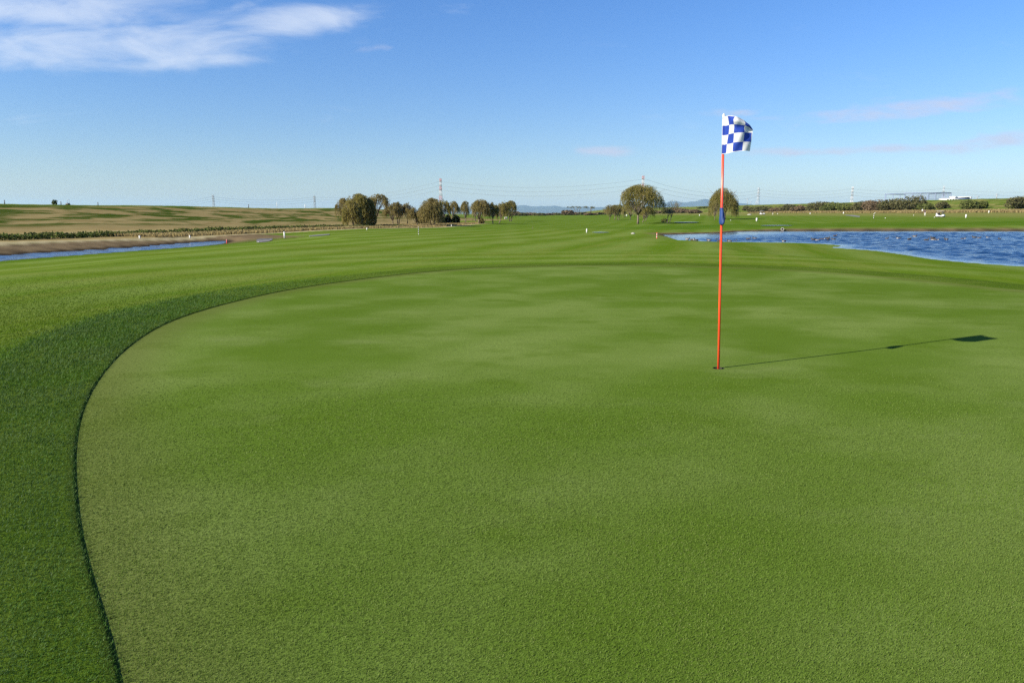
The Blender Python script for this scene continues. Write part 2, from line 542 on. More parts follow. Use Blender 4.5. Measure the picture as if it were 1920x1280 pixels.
def blade_mat(name, cols, transl, nscale, patch=None):
    m, nt, b = new_mat(name)
    pos = node(nt, 'ShaderNodeNewGeometry').outputs['Position']
    c = mixc(nt, sstep(nt, noise(nt, pos, nscale, 1), .3, .7), cols[0], cols[1])
    c = mixc(nt, sstep(nt, noise(nt, mapping(nt, pos, (1.1, 1.3, 1)), 1.0, 4, .6), .40, .66, 0, .8), c, cols[2])
    c = mixc(nt, sstep(nt, noise(nt, mapping(nt, pos, (1, 1, 1), loc=(7, 3, 1)), nscale * 1.3, 0), .70, .76, 0, .8), c, patch or cols[1])
    b.inputs['Roughness'].default_value = .5
    b.inputs['Specular IOR Level'].default_value = .10
    nt.links.new(c, b.inputs['Base Color'])
    tr = node(nt, 'ShaderNodeBsdfTranslucent', {'Color': c})
    mx = node(nt, 'ShaderNodeMixShader', {0: transl, 1: b.outputs[0], 2: tr.outputs[0]})
    nt.links.new(mx.outputs[0], nt.nodes['Material Output'].inputs[0])
    return m


M_BLADE_ROUGH = blade_mat('rough_blades', [(.024, .070, .013), (.056, .112, .024), (.042, .108, .008)], .25, 160, (.17, .21, .06))
M_BLADE_GREEN = blade_mat('green_blades', [(.072, .120, .014), (.108, .156, .028), (.074, .130, .010)], .2, 220, (.20, .20, .08))

M_BLADE_FAIR = blade_mat('fairway_blades', [(.068, .120, .005), (.110, .165, .015), (.060, .120, .003)], .25, 160, (.17, .20, .05))
# ------------------------------------------------------------------ ground sheet (one sheet to the horizon)
az_f = np.radians(np.linspace(-44, 44, 760))
az_b = np.radians(np.linspace(44, 316, 122)[1:-1])
az = np.concatenate([az_f, az_b])
rings = np.concatenate([np.geomspace(.5, 1200, 440), np.geomspace(1200, 30000, 40)[1:]])
AZG, RG = np.meshgrid(az, rings)
GX, GY = (RG * np.sin(AZG)).ravel(), (RG * np.cos(AZG)).ravel()
GZ = terrain(GX, GY)
gd = np.hypot(GX - 3, GY - 8) - 11
m = gd < 22
gd[m] = sdist(GX[m], GY[m], EDGE[::2])
GZ = GZ - 0.09 * (1 - sm(gd, .35, .75))
s_, t_ = levee_st(GX, GY)
D_ = right_D(GX, GY)
na, nr = len(az), len(rings)
idx = (np.arange(nr - 1)[:, None] * na + np.arange(na)[None]).ravel()
jdx = (np.arange(nr - 1)[:, None] * na + (np.arange(na)[None] + 1) % na).ravel()
quads = np.stack([idx, jdx, jdx + na, idx + na], 1)[:, ::-1]
verts = np.stack([GX, GY, GZ], 1)
verts = np.concatenate([verts, [[0, 0, terrain(np.array([0.]), np.array([0.]))[0] - .09]]])
ctr = len(verts) - 1
tris = np.stack([np.full(na, ctr), (np.arange(na) + 1) % na, np.arange(na)], 1)
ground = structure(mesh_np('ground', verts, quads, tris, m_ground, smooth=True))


def gattr(name, v): fattr(ground, name, np.concatenate([v, [0]]))


lsel = (1 - sm(t_, 140, 230)) * np.where(s_ < -2, 1 - sm(t_, 74, 96), 1.0)
crest_green = sm(s_, 17.5, 20)
dry_left = sm(s_, -20.5, -19.5) * lsel * (1 - .75 * crest_green) * sm(t_, -200, -150)
dry_right = (1 - sm(D_, 8, 28)) * sm(GY, 60, 120) * (1 - sm(GY, 900, 1300)) * (.55 + .3 * np.sin(D_ * .3)) * (1 - .7 * (1 - sm(D_, -40, -34)))
dry_right = np.maximum(dry_right, .5 * (1 - sm(D_, 38, 66)) * sm(GY, 60, 120) * (1 - sm(GY, 900, 1300)) * (D_ > 0))
dry_right = np.clip(dry_right, 0, 1)
gattr('dry', np.clip(np.maximum(dry_left, dry_right * .8), 0, 1))
gattr('patch', np.clip(sm(s_, 1.5, 4) * lsel + (D_ < 0) * 1.0, 0, 1))
chd = np.full(GX.shape, 99.0)
for poly in (CHAN, LAKE):
    lo, hi = poly.min(0) - 15, poly.max(0) + 15
    m = (GX > lo[0]) & (GX < hi[0]) & (GY > lo[1]) & (GY < hi[1])
    dd = np.full(GX.shape, 99.0)
    dd[m] = sdist(GX[m], GY[m], poly)
    if poly is CHAN: chd = dd
    else: lkd = dd
nz_lake = GZ - WATER
soil_left = sm(s_, -26.5, -25.0) * (1 - sm(s_, -20.4, -19.8)) * sm(chd, -1, 0) * (1 - sm(t_, 5, 14)) * sm(t_, -120, -90) * (1 - sm(chd, 6.5, 8))
far_bank = (1 - sm(lkd, .7, 2.2)) * sm(GY, 62, 78)
gattr('soil', np.clip(np.maximum(soil_left, far_bank), 0, 1))
gattr('mud', np.clip(np.maximum((1 - sm(chd, .25, .7)), (1 - sm(lkd, .15, .9)) * sm(GY, 62, 78) * .9), 0, 1))
pathm = sm(s_, -20.6, -20.2) * (1 - sm(s_, -19.6, -19.2)) * lsel * sm(t_, -60, -20)
path2 = sm(s_, -4.2, -3.9) * (1 - sm(s_, -3.0, -2.7)) * lsel
gattr('path', np.clip(pathm * .9 + path2 * .55, 0, 1))
fd = np.array((.26, .97)); fn = np.array((.97, -.26))
gattr('ph_far', (GX * fn[0] + GY * fn[1]) / 3.9 * 2 * math.pi)
gattr('ph_near', gd / 2.6 * 2 * math.pi)
gattr('near_w', (1 - sm(gd, 5, 12)) * .9)
gattr('rough', np.clip((1 - sm(gd, 1.0, 1.5)) * .85 + sm(GY, 75, 110) * .45 * (1 - sm(GY, 600, 900)) + (1 - sm(chd, 1.5, 3)) * .8 + sm(GY, 94, 100) * (1 - sm(GY, 116, 128)) * sm(GX, 8, 25) * .6, 0, 1))  # last term: tree shadow painted as a dark green band beyond the lake

# putting green: polar sheet round the hole
ang = np.arctan2(EDGE[:, 1] - HOLE[1], EDGE[:, 0] - HOLE[0])
rad = np.hypot(EDGE[:, 0] - HOLE[0], EDGE[:, 1] - HOLE[1])
o = np.argsort(ang)
NA = 720
th = np.linspace(-math.pi, math.pi, NA, endpoint=False)
Rth = np.interp(th, ang[o], rad[o], period=2 * math.pi)
HR = 0.054
nring = 150
k = np.linspace(0, 1, nring) ** 1.6
RR = HR + (Rth[None] - HR) * k[:, None]
PX, PY = HOLE[0] + RR * np.cos(th)[None], HOLE[1] + RR * np.sin(th)[None]
PZ = raw_terrain(PX.ravel(), PY.ravel())
idx = (np.arange(nring - 1)[:, None] * NA + np.arange(NA)[None]).ravel()
jdx = (np.arange(nring - 1)[:, None] * NA + (np.arange(NA)[None] + 1) % NA).ravel()
green = structure(mesh_np('putting_green', np.stack([PX.ravel(), PY.ravel(), PZ], 1), np.stack([idx, idx + NA, jdx + NA, jdx], 1), None, m_green, smooth=True))
fattr(green, 'edge', (Rth[None] - RR).ravel())
HZ = float(raw_terrain(HOLE[0:1], HOLE[1:2])[0])

# fringe: raised collar of longer turf round the green
EN = len(EDGE)
tg = np.roll(EDGE, -1, 0) - np.roll(EDGE, 1, 0)
tg /= np.linalg.norm(tg, axis=1)[:, None]
area = np.sum(EDGE[:, 0] * np.roll(EDGE[:, 1], -1) - np.roll(EDGE[:, 0], -1) * EDGE[:, 1])
nrm = np.stack([tg[:, 1], -tg[:, 0]], 1) * (1 if area > 0 else -1)
offs = [(-.012, -.03), (-.008, .004), (.010, .009), (.05, .012), (.3, .013), (.7, .012), (1.05, .008), (1.2, -.03)]
fv = []
for d, h in offs:
    p = EDGE + nrm * d
    fv.append(np.stack([p[:, 0], p[:, 1], raw_terrain(p[:, 0], p[:, 1]) + h], 1))
fv = np.concatenate(fv)
idx = (np.arange(len(offs) - 1)[:, None] * EN + np.arange(EN)[None]).ravel()
jdx = (np.arange(len(offs) - 1)[:, None] * EN + (np.arange(EN)[None] + 1) % EN).ravel()
q = np.stack([idx, jdx, jdx + EN, idx + EN], 1)
if area > 0: q = q[:, ::-1]
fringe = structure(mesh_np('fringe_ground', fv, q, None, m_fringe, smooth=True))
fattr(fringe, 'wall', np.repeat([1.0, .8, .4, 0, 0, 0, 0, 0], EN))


# ------------------------------------------------------------------ grass blades (stuff)
def blades(name, x, y, z, length, width, lean, mat, label, wind=(0.3, 0.1)):
    n = len(x)
    a = RNG.uniform(0, 2 * math.pi, n)
    l = length * RNG.uniform(.6, 1.25, n)
    w = width * RNG.uniform(.7, 1.3, n)
    la = RNG.uniform(0, 2 * math.pi, n)
    lm = lean * RNG.uniform(.1, 1, n)
    lx, ly = np.cos(la) * lm + wind[0] * lean, np.sin(la) * lm + wind[1] * lean
    wx, wy = np.cos(a) * w / 2, np.sin(a) * w / 2
    b0 = np.stack([x - wx, y - wy, z], 1)
    b1 = np.stack([x + wx, y + wy, z], 1)
    mx, my, mz = x + lx * l * .4, y + ly * l * .4, z + l * .6
    c0 = np.stack([mx - wx * .75, my - wy * .75, mz], 1)
    c1 = np.stack([mx + wx * .75, my + wy * .75, mz], 1)
    t = np.stack([x + lx * l, y + ly * l, z + l * np.maximum(.25, 1 - .5 * lm)], 1)
    V = np.stack([b0, b1, c1, c0, t], 1).reshape(-1, 3)
    i = np.arange(n) * 5
    o = mesh_np(name, V, np.stack([i, i + 1, i + 2, i + 3], 1), np.stack([i + 3, i + 2, i + 4], 1), mat)
    tag(o, label, 'grass', kind='stuff')
    return o


def frustum_points(n, y0, y1, pw, ulo=-.80, uhi=.80):
    """scatter points seen in a sector, density falling with distance"""
    r = (RNG.uniform(y0 ** pw, y1 ** pw, n)) ** (1 / pw)
    u = RNG.uniform(ulo, uhi, n)
    return u * (r + .25), r


# rough and fringe at the left
X, Y = frustum_points(640000, 1.35, 20, .55, -.95, .1)
d = sdist(X, Y, EDGE[::2])
keep = RNG.random(len(X)) < 1 - sm(Y, 8, 19.5)
X0_, Y0_, d0_ = X, Y, d
m = (d > -.028 * RNG.random(len(X)) ** 2) & (d < 1.0 + .45 * RNG.random(len(X))) & keep
X, Y, d = X[m], Y[m], d[m]
Z = raw_terrain(X, Y) + np.where(d < 1.15, .007, -.004)
sc = np.clip(.55 + Y * .13, .7, 1.8)
blades('fringe_grass', X, Y, Z, .023 * sc * (.6 + .4 * sm(d, -.01, .12)), .0026 * sc, .9, M_BLADE_ROUGH, 'long dark green grass blades around the edge of the putting green', (.5, .15))
m = (d0_ > 1.0 + .45 * RNG.random(len(X0_))) & (d0_ < 8) & keep
X, Y = X0_[m], Y0_[m]
sc = np.clip(.55 + Y * .13, .7, 1.9)
blades('fairway_grass', X, Y, raw_terrain(X, Y) - .004, .015 * sc, .0026 * sc, .9, M_BLADE_FAIR, 'bright yellow green mown fairway grass beyond the dark fringe at the left', (.5, .15))
# short turf of the green
X, Y = frustum_points(800000, 1.35, 7.5, .5)
d = sdist(X, Y, EDGE[::2])
m = (d < -.012) & (np.hypot(X - HOLE[0], Y - HOLE[1]) > .06) & (RNG.random(len(X)) < 1 - sm(Y, 2.2, 7.4))
X, Y = X[m], Y[m]
Z = raw_terrain(X, Y) - .001
sc = np.clip(.6 + Y * .14, .7, 1.5)
blades('green_grass', X, Y, Z, .0085 * sc, .0020 * sc, .8, M_BLADE_GREEN, 'closely mown short grass of the putting green near the camera', (.4, .3))

# ------------------------------------------------------------------ water
m_water, nt, b = new_mat('lake_water')
pos = node(nt, 'ShaderNodeNewGeometry').outputs['Position']
b.inputs['Base Color'].default_value = (.006, .028, .085, 1)
b.inputs['Roughness'].default_value = .10
b.inputs['IOR'].default_value = 1.33
b.inputs['Specular IOR Level'].default_value = .36
wv = noise(nt, mapping(nt, pos, (1.6, 2.6, 1), (0, 0, .25)), 1.0, 4, .62)
wv2 = noise(nt, mapping(nt, pos, (2.4, 4.6, 1), (0, 0, -.1)), 1.0, 3, .6)
hgt = mth(nt, 'ADD', mth(nt, 'MULTIPLY', wv, 1.0), mth(nt, 'MULTIPLY', wv2, .25))
bp = node(nt, 'ShaderNodeBump', {'Strength': at_f(nt, 'ripple'), 'Distance': .12, 'Height': hgt})
nt.links.new(bp.outputs[0], b.inputs['Normal'])


WAVES = [(2 * math.pi / rnd.uniform(.55, 1.9), rnd.gauss(-1.25, .6), rnd.uniform(0, 6.28)) for _ in range(24)]


def wave_h(x, y):
    h = np.zeros(x.shape)
    for k_, a_, ph in WAVES:
        h += .048 / k_ * np.sin(k_ * (x * math.cos(a_) + y * math.sin(a_)) + ph + .6 * np.sin(.13 * x + .21 * y + ph))
    return h


def water_sheet(name, poly, grow, z, ripple_fn, step):
    lo, hi = poly.min(0) - grow, poly.max(0) + grow
    xs = np.arange(lo[0], hi[0] + step, step); ys = np.arange(lo[1], hi[1] + step, step)
    XX, YY = np.meshgrid(xs, ys)
    d = sdist(XX.ravel(), YY.ravel(), poly)
    keep = d.reshape(XX.shape) < grow
    nx = len(xs)
    i = (np.arange(len(ys) - 1)[:, None] * nx + np.arange(nx - 1)[None])
    kk = keep[:-1, :-1] & keep[1:, :-1] & keep[:-1, 1:] & keep[1:, 1:]
    i = i[kk]
    q = np.stack([i, i + 1, i + nx + 1, i + nx], 1)
    used, inv = np.unique(q, return_inverse=True)
    V = np.stack([XX.ravel(), YY.ravel(), np.full(XX.size, z)], 1)[used]
    V[:, 2] += wave_h(V[:, 0], V[:, 1]) * ripple_fn(V[:, 0], V[:, 1], d[used])
    o = structure(mesh_np(name, V, inv.reshape(-1, 4), None, m_water, smooth=True))
    fattr(o, 'ripple', ripple_fn(V[:, 0], V[:, 1], d[used]))
    return o


water_sheet('lake_water', LAKE, 3.0, WATER, lambda x, y, d: np.clip(.06 + .94 * sm(-d, 2.0, 14) + .9 * (1 - sm(y, 55, 70)) * sm(-d, -.3, 3), 0, 1), .17)
water_sheet('channel_water', CHAN, .9, WATER, lambda x, y, d: np.full(x.shape, .4), .17)


def patch_sheet(name, pts_px, z_off, mat, rows=6):
    """small sheet laid on the ground; pts_px are a left-to-right list of (px, top, bottom)"""
    V, Q = [], []
    for px, t, bt in pts_px:
        for j in range(rows):
            p = ground_hit(px, bt + (t - bt) * j / (rows - 1))
            V.append((p[0], p[1], p[2] + z_off))
    for i in range(len(pts_px) - 1):
        for j in range(rows - 1):
            a = i * rows + j
            Q.append((a, a + rows, a + rows + 1, a + 1))
    return structure(mesh_np(name, V, Q, None, mat, smooth=True))


def puddle(px0, px1, py, half):
    c0, c1 = ground_hit(px0, py), ground_hit(px1, py)
    zz = max(c0[2], c1[2]) + .03
    pts = []
    for i in range(24):
        a = 2 * math.pi * i / 24
        px = (px0 + px1) / 2 + (px1 - px0) / 2 * math.cos(a) * (1 + .06 * math.sin(3 * a))
        x, y = at_z(px, py + half * math.sin(a), zz)
        pts.append((x, y, zz))
    V = pts + [(sum(p[0] for p in pts) / 24, sum(p[1] for p in pts) / 24, zz)]
    o = structure(mesh_np('puddle_water', V, None, [(24, i, (i + 1) % 24) for i in range(24)], m_water))
    fattr(o, 'ripple', np.full(len(V), .02))


puddle(1110, 1142, 435.4, .45)
puddle(1263, 1310, 416.5, .4)
puddle(1426, 1486, 422.6, .5)
M_ASPH = paint('asphalt', (.13, .125, .115), .9, .2, 3)
patch_sheet('cart_path', [(481, 449.5, 455), (487, 448.2, 455), (496, 448, 454), (504, 447.6, 453), (511, 447.3, 450.5)], .03, M_ASPH, 5)
patch_sheet('cart_path', [(580, 442.6, 444), (592, 441, 443), (605, 440, 442), (618, 439, 440.6)], .03, M_ASPH, 4)
patch_sheet('cart_path', [(1585, 403, 404), (1600, 403.4, 406), (1612, 405, 407.5)], .03, M_ASPH, 4)

# ------------------------------------------------------------------ mountains
m_mtn = leaf_mat('mountain_forest', [(.05, .07, .06), (.06, .075, .06), (.07, .08, .07)], 0, .002)


def ridge(prof, dist, depth):
    V, Q = [], []
    xs = np.linspace(prof[0][0], prof[-1][0], 220)
    hs = np.interp(xs, [p[0] for p in prof], [401 - p[1] for p in prof])
    hs = hs + sum(np.sin(xs * f + ph) * a for f, ph, a in ((.11, 1, .8), (.23, 2, .5), (.51, .3, .3), (.9, 1.7, .18))) * np.clip(hs / 8, 0, 1)
    hs = np.maximum(hs, 0)
    for px, h in zip(xs, hs):
        u = (px - 960) / F / CP
        for (dd, f) in ((-depth, 0.0), (-depth * .55, .35), (-depth * .2, .8), (0, 1.0), (depth, 0.0)):
            yy = dist + dd
            V.append((u * yy, yy, -2 + f * (h / F / CP * dist + 3.5)))
    for i in range(len(xs) - 1):
        for j in range(4):
            a = i * 5 + j
            Q.append((a, a + 5, a + 6, a + 1))
    structure(mesh_np('mountains', V, Q, None, m_mtn, smooth=True))


ridge([(560, 401), (700, 396), (860, 390), (940, 386), (1010, 387), (1090, 389), (1150, 388), (1200, 384), (1245, 379), (1275, 381), (1305, 375),
       (1330, 378), (1380, 383), (1450, 389), (1560, 394), (1700, 399), (1800, 401)], 25000, 3500)


# ------------------------------------------------------------------ trees and shrubs
def leaf_quads(C, Dv, ln, w):
    """quads centred on C, long axis Dv, random roll"""
    n = len(C)
    Dv = Dv / (np.linalg.norm(Dv, axis=1)[:, None] + 1e-9)
    r = RNG.normal(size=(n, 3))
    S = np.cross(Dv, r)
    S /= np.linalg.norm(S, axis=1)[:, None] + 1e-9
    a = Dv * (ln / 2)[:, None]
    s = S * (w / 2)[:, None]
    V = np.stack([C - a - s * .6, C - a + s * .6, C + a + s, C + a - s], 1).reshape(-1, 3)
    i = np.arange(n) * 4
    return V, np.stack([i, i + 1, i + 2, i + 3], 1)


def tree(name, base, h, w, label, cat, group, mat, lean=0.0, droop=.45, bottom=.35, strands=420, clumps=16, seed=1, trunk_r=None,
         forks=1, shape=1.0, off=0.0, leaf=1.0, limbs=9, steps=6):
    """a willow-like tree: tapered trunk(s), spreading limbs, crown of hanging leafy strands"""
    rg = np.random.default_rng(seed)
    strands = int(strands * 1.35) if strands > 100 else strands
    root = empty(name, tuple(base), label, cat, group)
    trunk_r = trunk_r or h * .024
    cx = lean * h + off * w
    fork_z = h * (.16 + .08 * rg.random())
    top = np.array((cx, 0, h * .97))
    wood = MB()
    tips = []
    for fk in range(forks):
        bx = (fk - (forks - 1) / 2) * w * .10
        f = np.array((bx * 1.6 + lean * h * .35, rg.normal() * .05 * w, fork_z))
        wood.tube([(bx, 0, -.15), (bx * 1.1 + lean * h * .08, 0, fork_z * .35), f * np.array((.75, .75, .75)), f],
                  [trunk_r * 1.45, trunk_r * 1.05, trunk_r * .9, trunk_r * .85], 7)
        for i in range(limbs // forks + 1):
            a = 2 * math.pi * (i + rg.random() * .7) / (limbs // forks + 1)
            rr = w * .5 * rg.uniform(.35, .8)
            tip = np.array((cx + math.cos(a) * rr, math.sin(a) * rr, h * rg.uniform(.60, .9)))
            mid = f + (tip - f) * .5 + np.array((0, 0, h * .06)) + rg.normal(size=3) * .03 * h
            wood.tube([f, f + (mid - f) * .5 + rg.normal(size=3) * .012 * h, mid, tip],
                      [trunk_r * .7, trunk_r * .55, trunk_r * .4, trunk_r * .12], 5)
            tips.append(tip)
            for _ in range(2):
                t2 = tip + np.array((rg.normal() * w * .14, rg.normal() * w * .14, h * rg.uniform(-.05, .12)))
                wood.tube([mid, (mid + t2) / 2 + rg.normal(size=3) * .02 * h, t2], [trunk_r * .32, trunk_r * .2, trunk_r * .06], 4)
                tips.append(t2)
    wood.build('trunk', M_BARK, root)
    # crown
    crown_h = h * (1 - bottom)
    cc = rg.normal(size=(clumps, 3))
    cc /= np.linalg.norm(cc, axis=1)[:, None]
    cc[:, 2] = np.abs(cc[:, 2]) * 1.0
    csz = rg.uniform(.2, 1.0, clumps)
    which = rg.integers(0, clumps, strands)
    rad_c = rg.uniform(.62, 1.08, clumps)
    p = cc[which] * rad_c[which][:, None] + rg.normal(size=(strands, 3)) * (.09 + .17 * csz[which])[:, None]
    nrmv = np.linalg.norm(p, axis=1)
    p = p * np.minimum(1.0, 1.10 / np.maximum(nrmv, .01))[:, None]
    p[:, 2] = np.maximum(p[:, 2], -.3)
    S = np.stack([cx + p[:, 0] * w * .37, p[:, 1] * w * .37, h * bottom + crown_h * (.40 + .54 * np.sign(p[:, 2]) * np.abs(p[:, 2]) ** shape)], 1)
    outd = np.stack([p[:, 0], p[:, 1], np.zeros(strands)], 1)
    L = droop * h * rg.uniform(.25, 1.0, strands) * (.25 + .85 * np.hypot(p[:, 0], p[:, 1]) ** 1.5) * np.where(rg.random(strands) < .06, 1.5, 1.0)
    C, Dv, ln, wd = [], [], [], []
    for k in range(steps):
        t = (k + .5) / steps
        C.append(S + outd * (w * .10 * math.sin(min(t * 1.6, 1.57)))[None] if False else S + outd * (w * .09 * math.sin(min(t * 1.8, 1.57))) +
                 np.stack([rg.normal(size=strands) * .02 * w, rg.normal(size=strands) * .02 * w, -L * t ** 1.35 + .05 * h * math.sin(t * 3.14)], 1))
        dv = outd * (.6 * (1 - t)) + np.stack([rg.normal(size=strands) * .3, rg.normal(size=strands) * .3, -.2 - 1.2 * t + rg.normal(size=strands) * .25], 1)
        Dv.append(dv)
        ln.append(np.maximum(L / steps * 1.5, .22 * leaf) * rg.uniform(.7, 1.3, strands))
        wd.append(np.full(strands, .078 * leaf) * rg.uniform(.6, 1.3, strands))
    C, Dv, ln, wd = np.concatenate(C), np.concatenate(Dv), np.concatenate(ln), np.concatenate(wd)
    ok = C[:, 2] > h * .13
    V, Q = leaf_quads(C[ok], Dv[ok], ln[ok], wd[ok])
    mesh_np('crown', V, Q, None, mat, root)
    return root


def shrub(name, base, h, w, label, cat, group, mat, n=1500, leaf=.35, seed=1, lobes=7, depth=None, flat=1.0, stem=True):
    rg = np.random.default_rng(seed)
    root = empty(name, tuple(base), label, cat, group)
    depth = depth or w * .8
    if stem:
        wood = MB()
        for i in range(4):
            a = rg.random() * 6.28
            tip = np.array((math.cos(a) * w * .28, math.sin(a) * depth * .28, h * rg.uniform(.55, .8)))
            wood.tube([(math.cos(a) * w * .04, math.sin(a) * .04 * w, -.15), tip * .5 + rg.normal(size=3) * .03 * h, tip], [h * .025, h * .018, h * .006], 5)
        wood.build('stem', M_BARK, root)
    lc = np.stack([rg.uniform(-.33, .33, lobes) * w, rg.uniform(-.3, .3, lobes) * depth, rg.uniform(.34, .62, lobes) * h], 1)
    lr = np.stack([rg.uniform(.20, .34, lobes) * w, rg.uniform(.22, .34, lobes) * depth, rg.uniform(.30, .40, lobes) * h], 1)
    lc[0] = (0, 0, .52 * h); lr[0] = (w * .34, depth * .36, h * .46)
    lc[1] = (-.24 * w, 0, .30 * h); lr[1] = (w * .27, depth * .3, h * .29)
    lc[2] = (.25 * w, 0, .30 * h); lr[2] = (w * .27, depth * .3, h * .29)
    which = rg.integers(0, lobes, n)
    d = rg.normal(size=(n, 3)); d /= np.linalg.norm(d, axis=1)[:, None]
    rr = rg.uniform(.45, 1.04, n) ** .4
    C = lc[which] + d * lr[which] * rr[:, None]
    C[:, 2] = np.where(C[:, 2] < .04 * h, rg.uniform(.04, .25, n) * h, C[:, 2]) * flat
    dv = np.cross(d, rg.normal(size=(n, 3))) + d * .5
    V, Q = leaf_quads(C, dv, leaf * rg.uniform(.6, 1.4, n), leaf * rg.uniform(.45, .9, n))
    mesh_np('crown', V, Q, None, mat, root)
    return root


def px_tree(px, base_py, top_py, wpx, label, mat=None, group='willows beside the fairway', name='willow_tree', dist=None, cat='tree', **kw):
    b_ = ground_hit(px, base_py) if dist is None else ground_at(px, dist)
    ppm = F * CP / b_[1] if False else F / (b_[1] * CP)
    h = at_y(px, top_py, b_[1])[2] - b_[2]
    w = wpx / (F / (b_[1] * CP + (CAM_H - b_[2]) * SP))
    return tree(name, b_, h, w, label, cat, group, mat or M_WILLOW, **kw)


def px_shrub(px, base_py, top_py, wpx, label, mat, group, name='shrub', dist=None, cat='shrub', **kw):
    b_ = ground_hit(px, base_py) if dist is None else ground_at(px, dist)
    h = at_y(px, top_py, b_[1])[2] - b_[2]
    w = wpx / (F / b_[1])
    return shrub(name, b_, h, w, label, cat, group, mat, **kw)


WG = 'willows beside the fairway'
# left clump
px_tree(675, 425.5, 364, 62, 'tall dense olive willow in the middle of the left clump', seed=3, strands=1100, clumps=24, droop=.62, bottom=.22, forks=2, limbs=10, shape=.8)
px_tree(663, 426.5, 377, 36, 'small rounded willow at the front left of the dense clump', seed=4, strands=520, droop=.5, bottom=.25, lean=-.05)
px_tree(652, 423.5, 373, 34, 'thin wispy willow at the left end of the dense clump', M_WILLOW_BROWN, seed=5, strands=260, droop=.45, bottom=.3, lean=-.12)
px_tree(702, 420.5, 364.5, 48, 'wispy willow overhanging the right side of the dense clump', M_WILLOW_BROWN, seed=6, strands=360, droop=.4, bottom=.42, lean=.16, clumps=12)
px_shrub(693, 424, 384, 24, 'black green evergreen bush in the shade of the dense willow clump', M_DARK, 'dark evergreen bushes under the willows', 'evergreen_bush', n=1300, leaf=.3, seed=7)
# row to the right of it
px_tree(737, 421.5, 380, 36, 'open brown willow, first one right of the dense clump', M_WILLOW_BROWN, seed=8, strands=330, droop=.3, bottom=.3)
px_tree(747, 421, 380, 26, 'fork trunked willow close behind the open brown one', M_WILLOW_BROWN, seed=9, strands=230, droop=.3, bottom=.35, forks=2)
px_tree(764, 421, 381, 32, 'pale sparse willow with one straight trunk between two brown ones', M_WILLOW_BROWN, seed=10, strands=230, droop=.3, bottom=.35, lean=.05)
px_tree(783, 424, 392, 28, 'low willow leaning left beside the round dark bush', M_WILLOW_BROWN, seed=11, strands=260, droop=.3, bottom=.3, lean=-.18)
px_shrub(792, 420.5, 404, 16, 'single round black green bush left of the big brown willow', M_DARK, 'dark evergreen bushes under the willows', 'evergreen_bush', n=900, leaf=.26, seed=12)
px_tree(811, 424, 373, 54, 'big rounded brown willow left of the red and white pylon', M_WILLOW_BROWN, seed=13, strands=900, clumps=20, droop=.5, bottom=.24, forks=2, limbs=10)
px_tree(803, 421, 382, 26, 'slender willow half hidden behind the big brown willow', seed=14, strands=240, droop=.35, bottom=.3)
px_tree(832, 419.5, 374, 26, 'olive willow just right of the pylon, above the dark bushes', seed=15, strands=300, droop=.4, bottom=.4)
px_tree(850, 418, 377, 26, 'wispy pale willow rising behind the rightmost dark bushes', M_WILLOW_BROWN, seed=16, strands=230, droop=.3, bottom=.4)
for i, (px, w, t, lb) in enumerate(((827, 15, 404, 'first of three dark bushes in a row, nearest the big brown willow'), (840, 15, 403, 'middle one of three dark bushes in a row'),
                                    (854, 17, 402.5, 'last of three dark bushes in a row, widest and furthest right'))):
    px_shrub(px, 420, t, w, lb, M_DARK, 'dark evergreen bushes under the willows', 'evergreen_bush', n=900, leaf=.26, seed=20 + i)
px_tree(873, 416.5, 378, 20, 'narrow brown willow standing alone right of the dark bushes', M_WILLOW_BROWN, seed=24, strands=260, droop=.3, bottom=.3)
px_tree(897, 419.5, 374, 42, 'broad brown willow with crooked trunk leaning right', M_WILLOW_BROWN, seed=25, strands=560, droop=.35, bottom=.32, lean=.1, clumps=18)
px_tree(892, 415.5, 381, 24, 'thin willow behind the left side of the crooked willow', M_WILLOW_BROWN, seed=26, strands=160, droop=.3, bottom=.38, lean=-.06)
px_shrub(903, 419.2, 409, 10, 'scrubby brown undergrowth at the foot of the crooked willow', M_WILLOW_BROWN, None, 'undergrowth_bush', n=350, leaf=.25, seed=27)
px_tree(924, 419.5, 380, 24, 'slim olive willow, third from the right end of the left row', seed=28, strands=290, droop=.35, bottom=.33)
px_tree(936, 418.5, 377, 28, 'willow with slanting trunk, second from the right end of the left row', seed=29, strands=320, droop=.35, bottom=.33, lean=.2)
px_tree(957, 415, 377, 28, 'dark limbed willow at the right end of the left row', seed=30, strands=420, droop=.5, bottom=.28, lean=.02, forks=2)
# centre right group
px_tree(1196, 420, 347.5, 84, 'large vase shaped willow, tallest tree in front of the pylon', seed=31, strands=1350, clumps=26, droop=.26, bottom=.30, limbs=15, shape=.75, leaf=.95, off=.07)
px_tree(1205, 417, 385, 30, 'small dark willow leaning right behind the large vase shaped willow', seed=32, strands=240, droop=.35, bottom=.35, lean=.2)
px_tree(1210, 414.5, 388, 26, 'rear small willow with bent trunk right of the large willow', seed=33, strands=200, droop=.3, bottom=.38, lean=.22)
for i, (px, bpy_, tp, w, ln, lb) in enumerate(((1143, 413.5, 385, 30, .02, 'leftmost small brown willow of the group beside the large willow'),
                                              (1152, 412.5, 384, 26, .12, 'second small willow from the left beside the large willow, bent trunk'),
                                              (1159, 412, 384, 24, .04, 'middle small willow with double trunk beside the large willow'),
                                              (1171, 408, 383, 26, 0, 'farther small willow set back behind the small brown group'),
                                              (1182, 412, 380, 34, .0, 'tallest small brown willow touching the large willow crown'))):
    px_tree(px, bpy_, tp, w, lb, M_WILLOW_BROWN if i in (0, 3, 4) else M_WILLOW, seed=40 + i, strands=300, droop=.32, bottom=.33, lean=ln, forks=2 if i == 2 else 1)
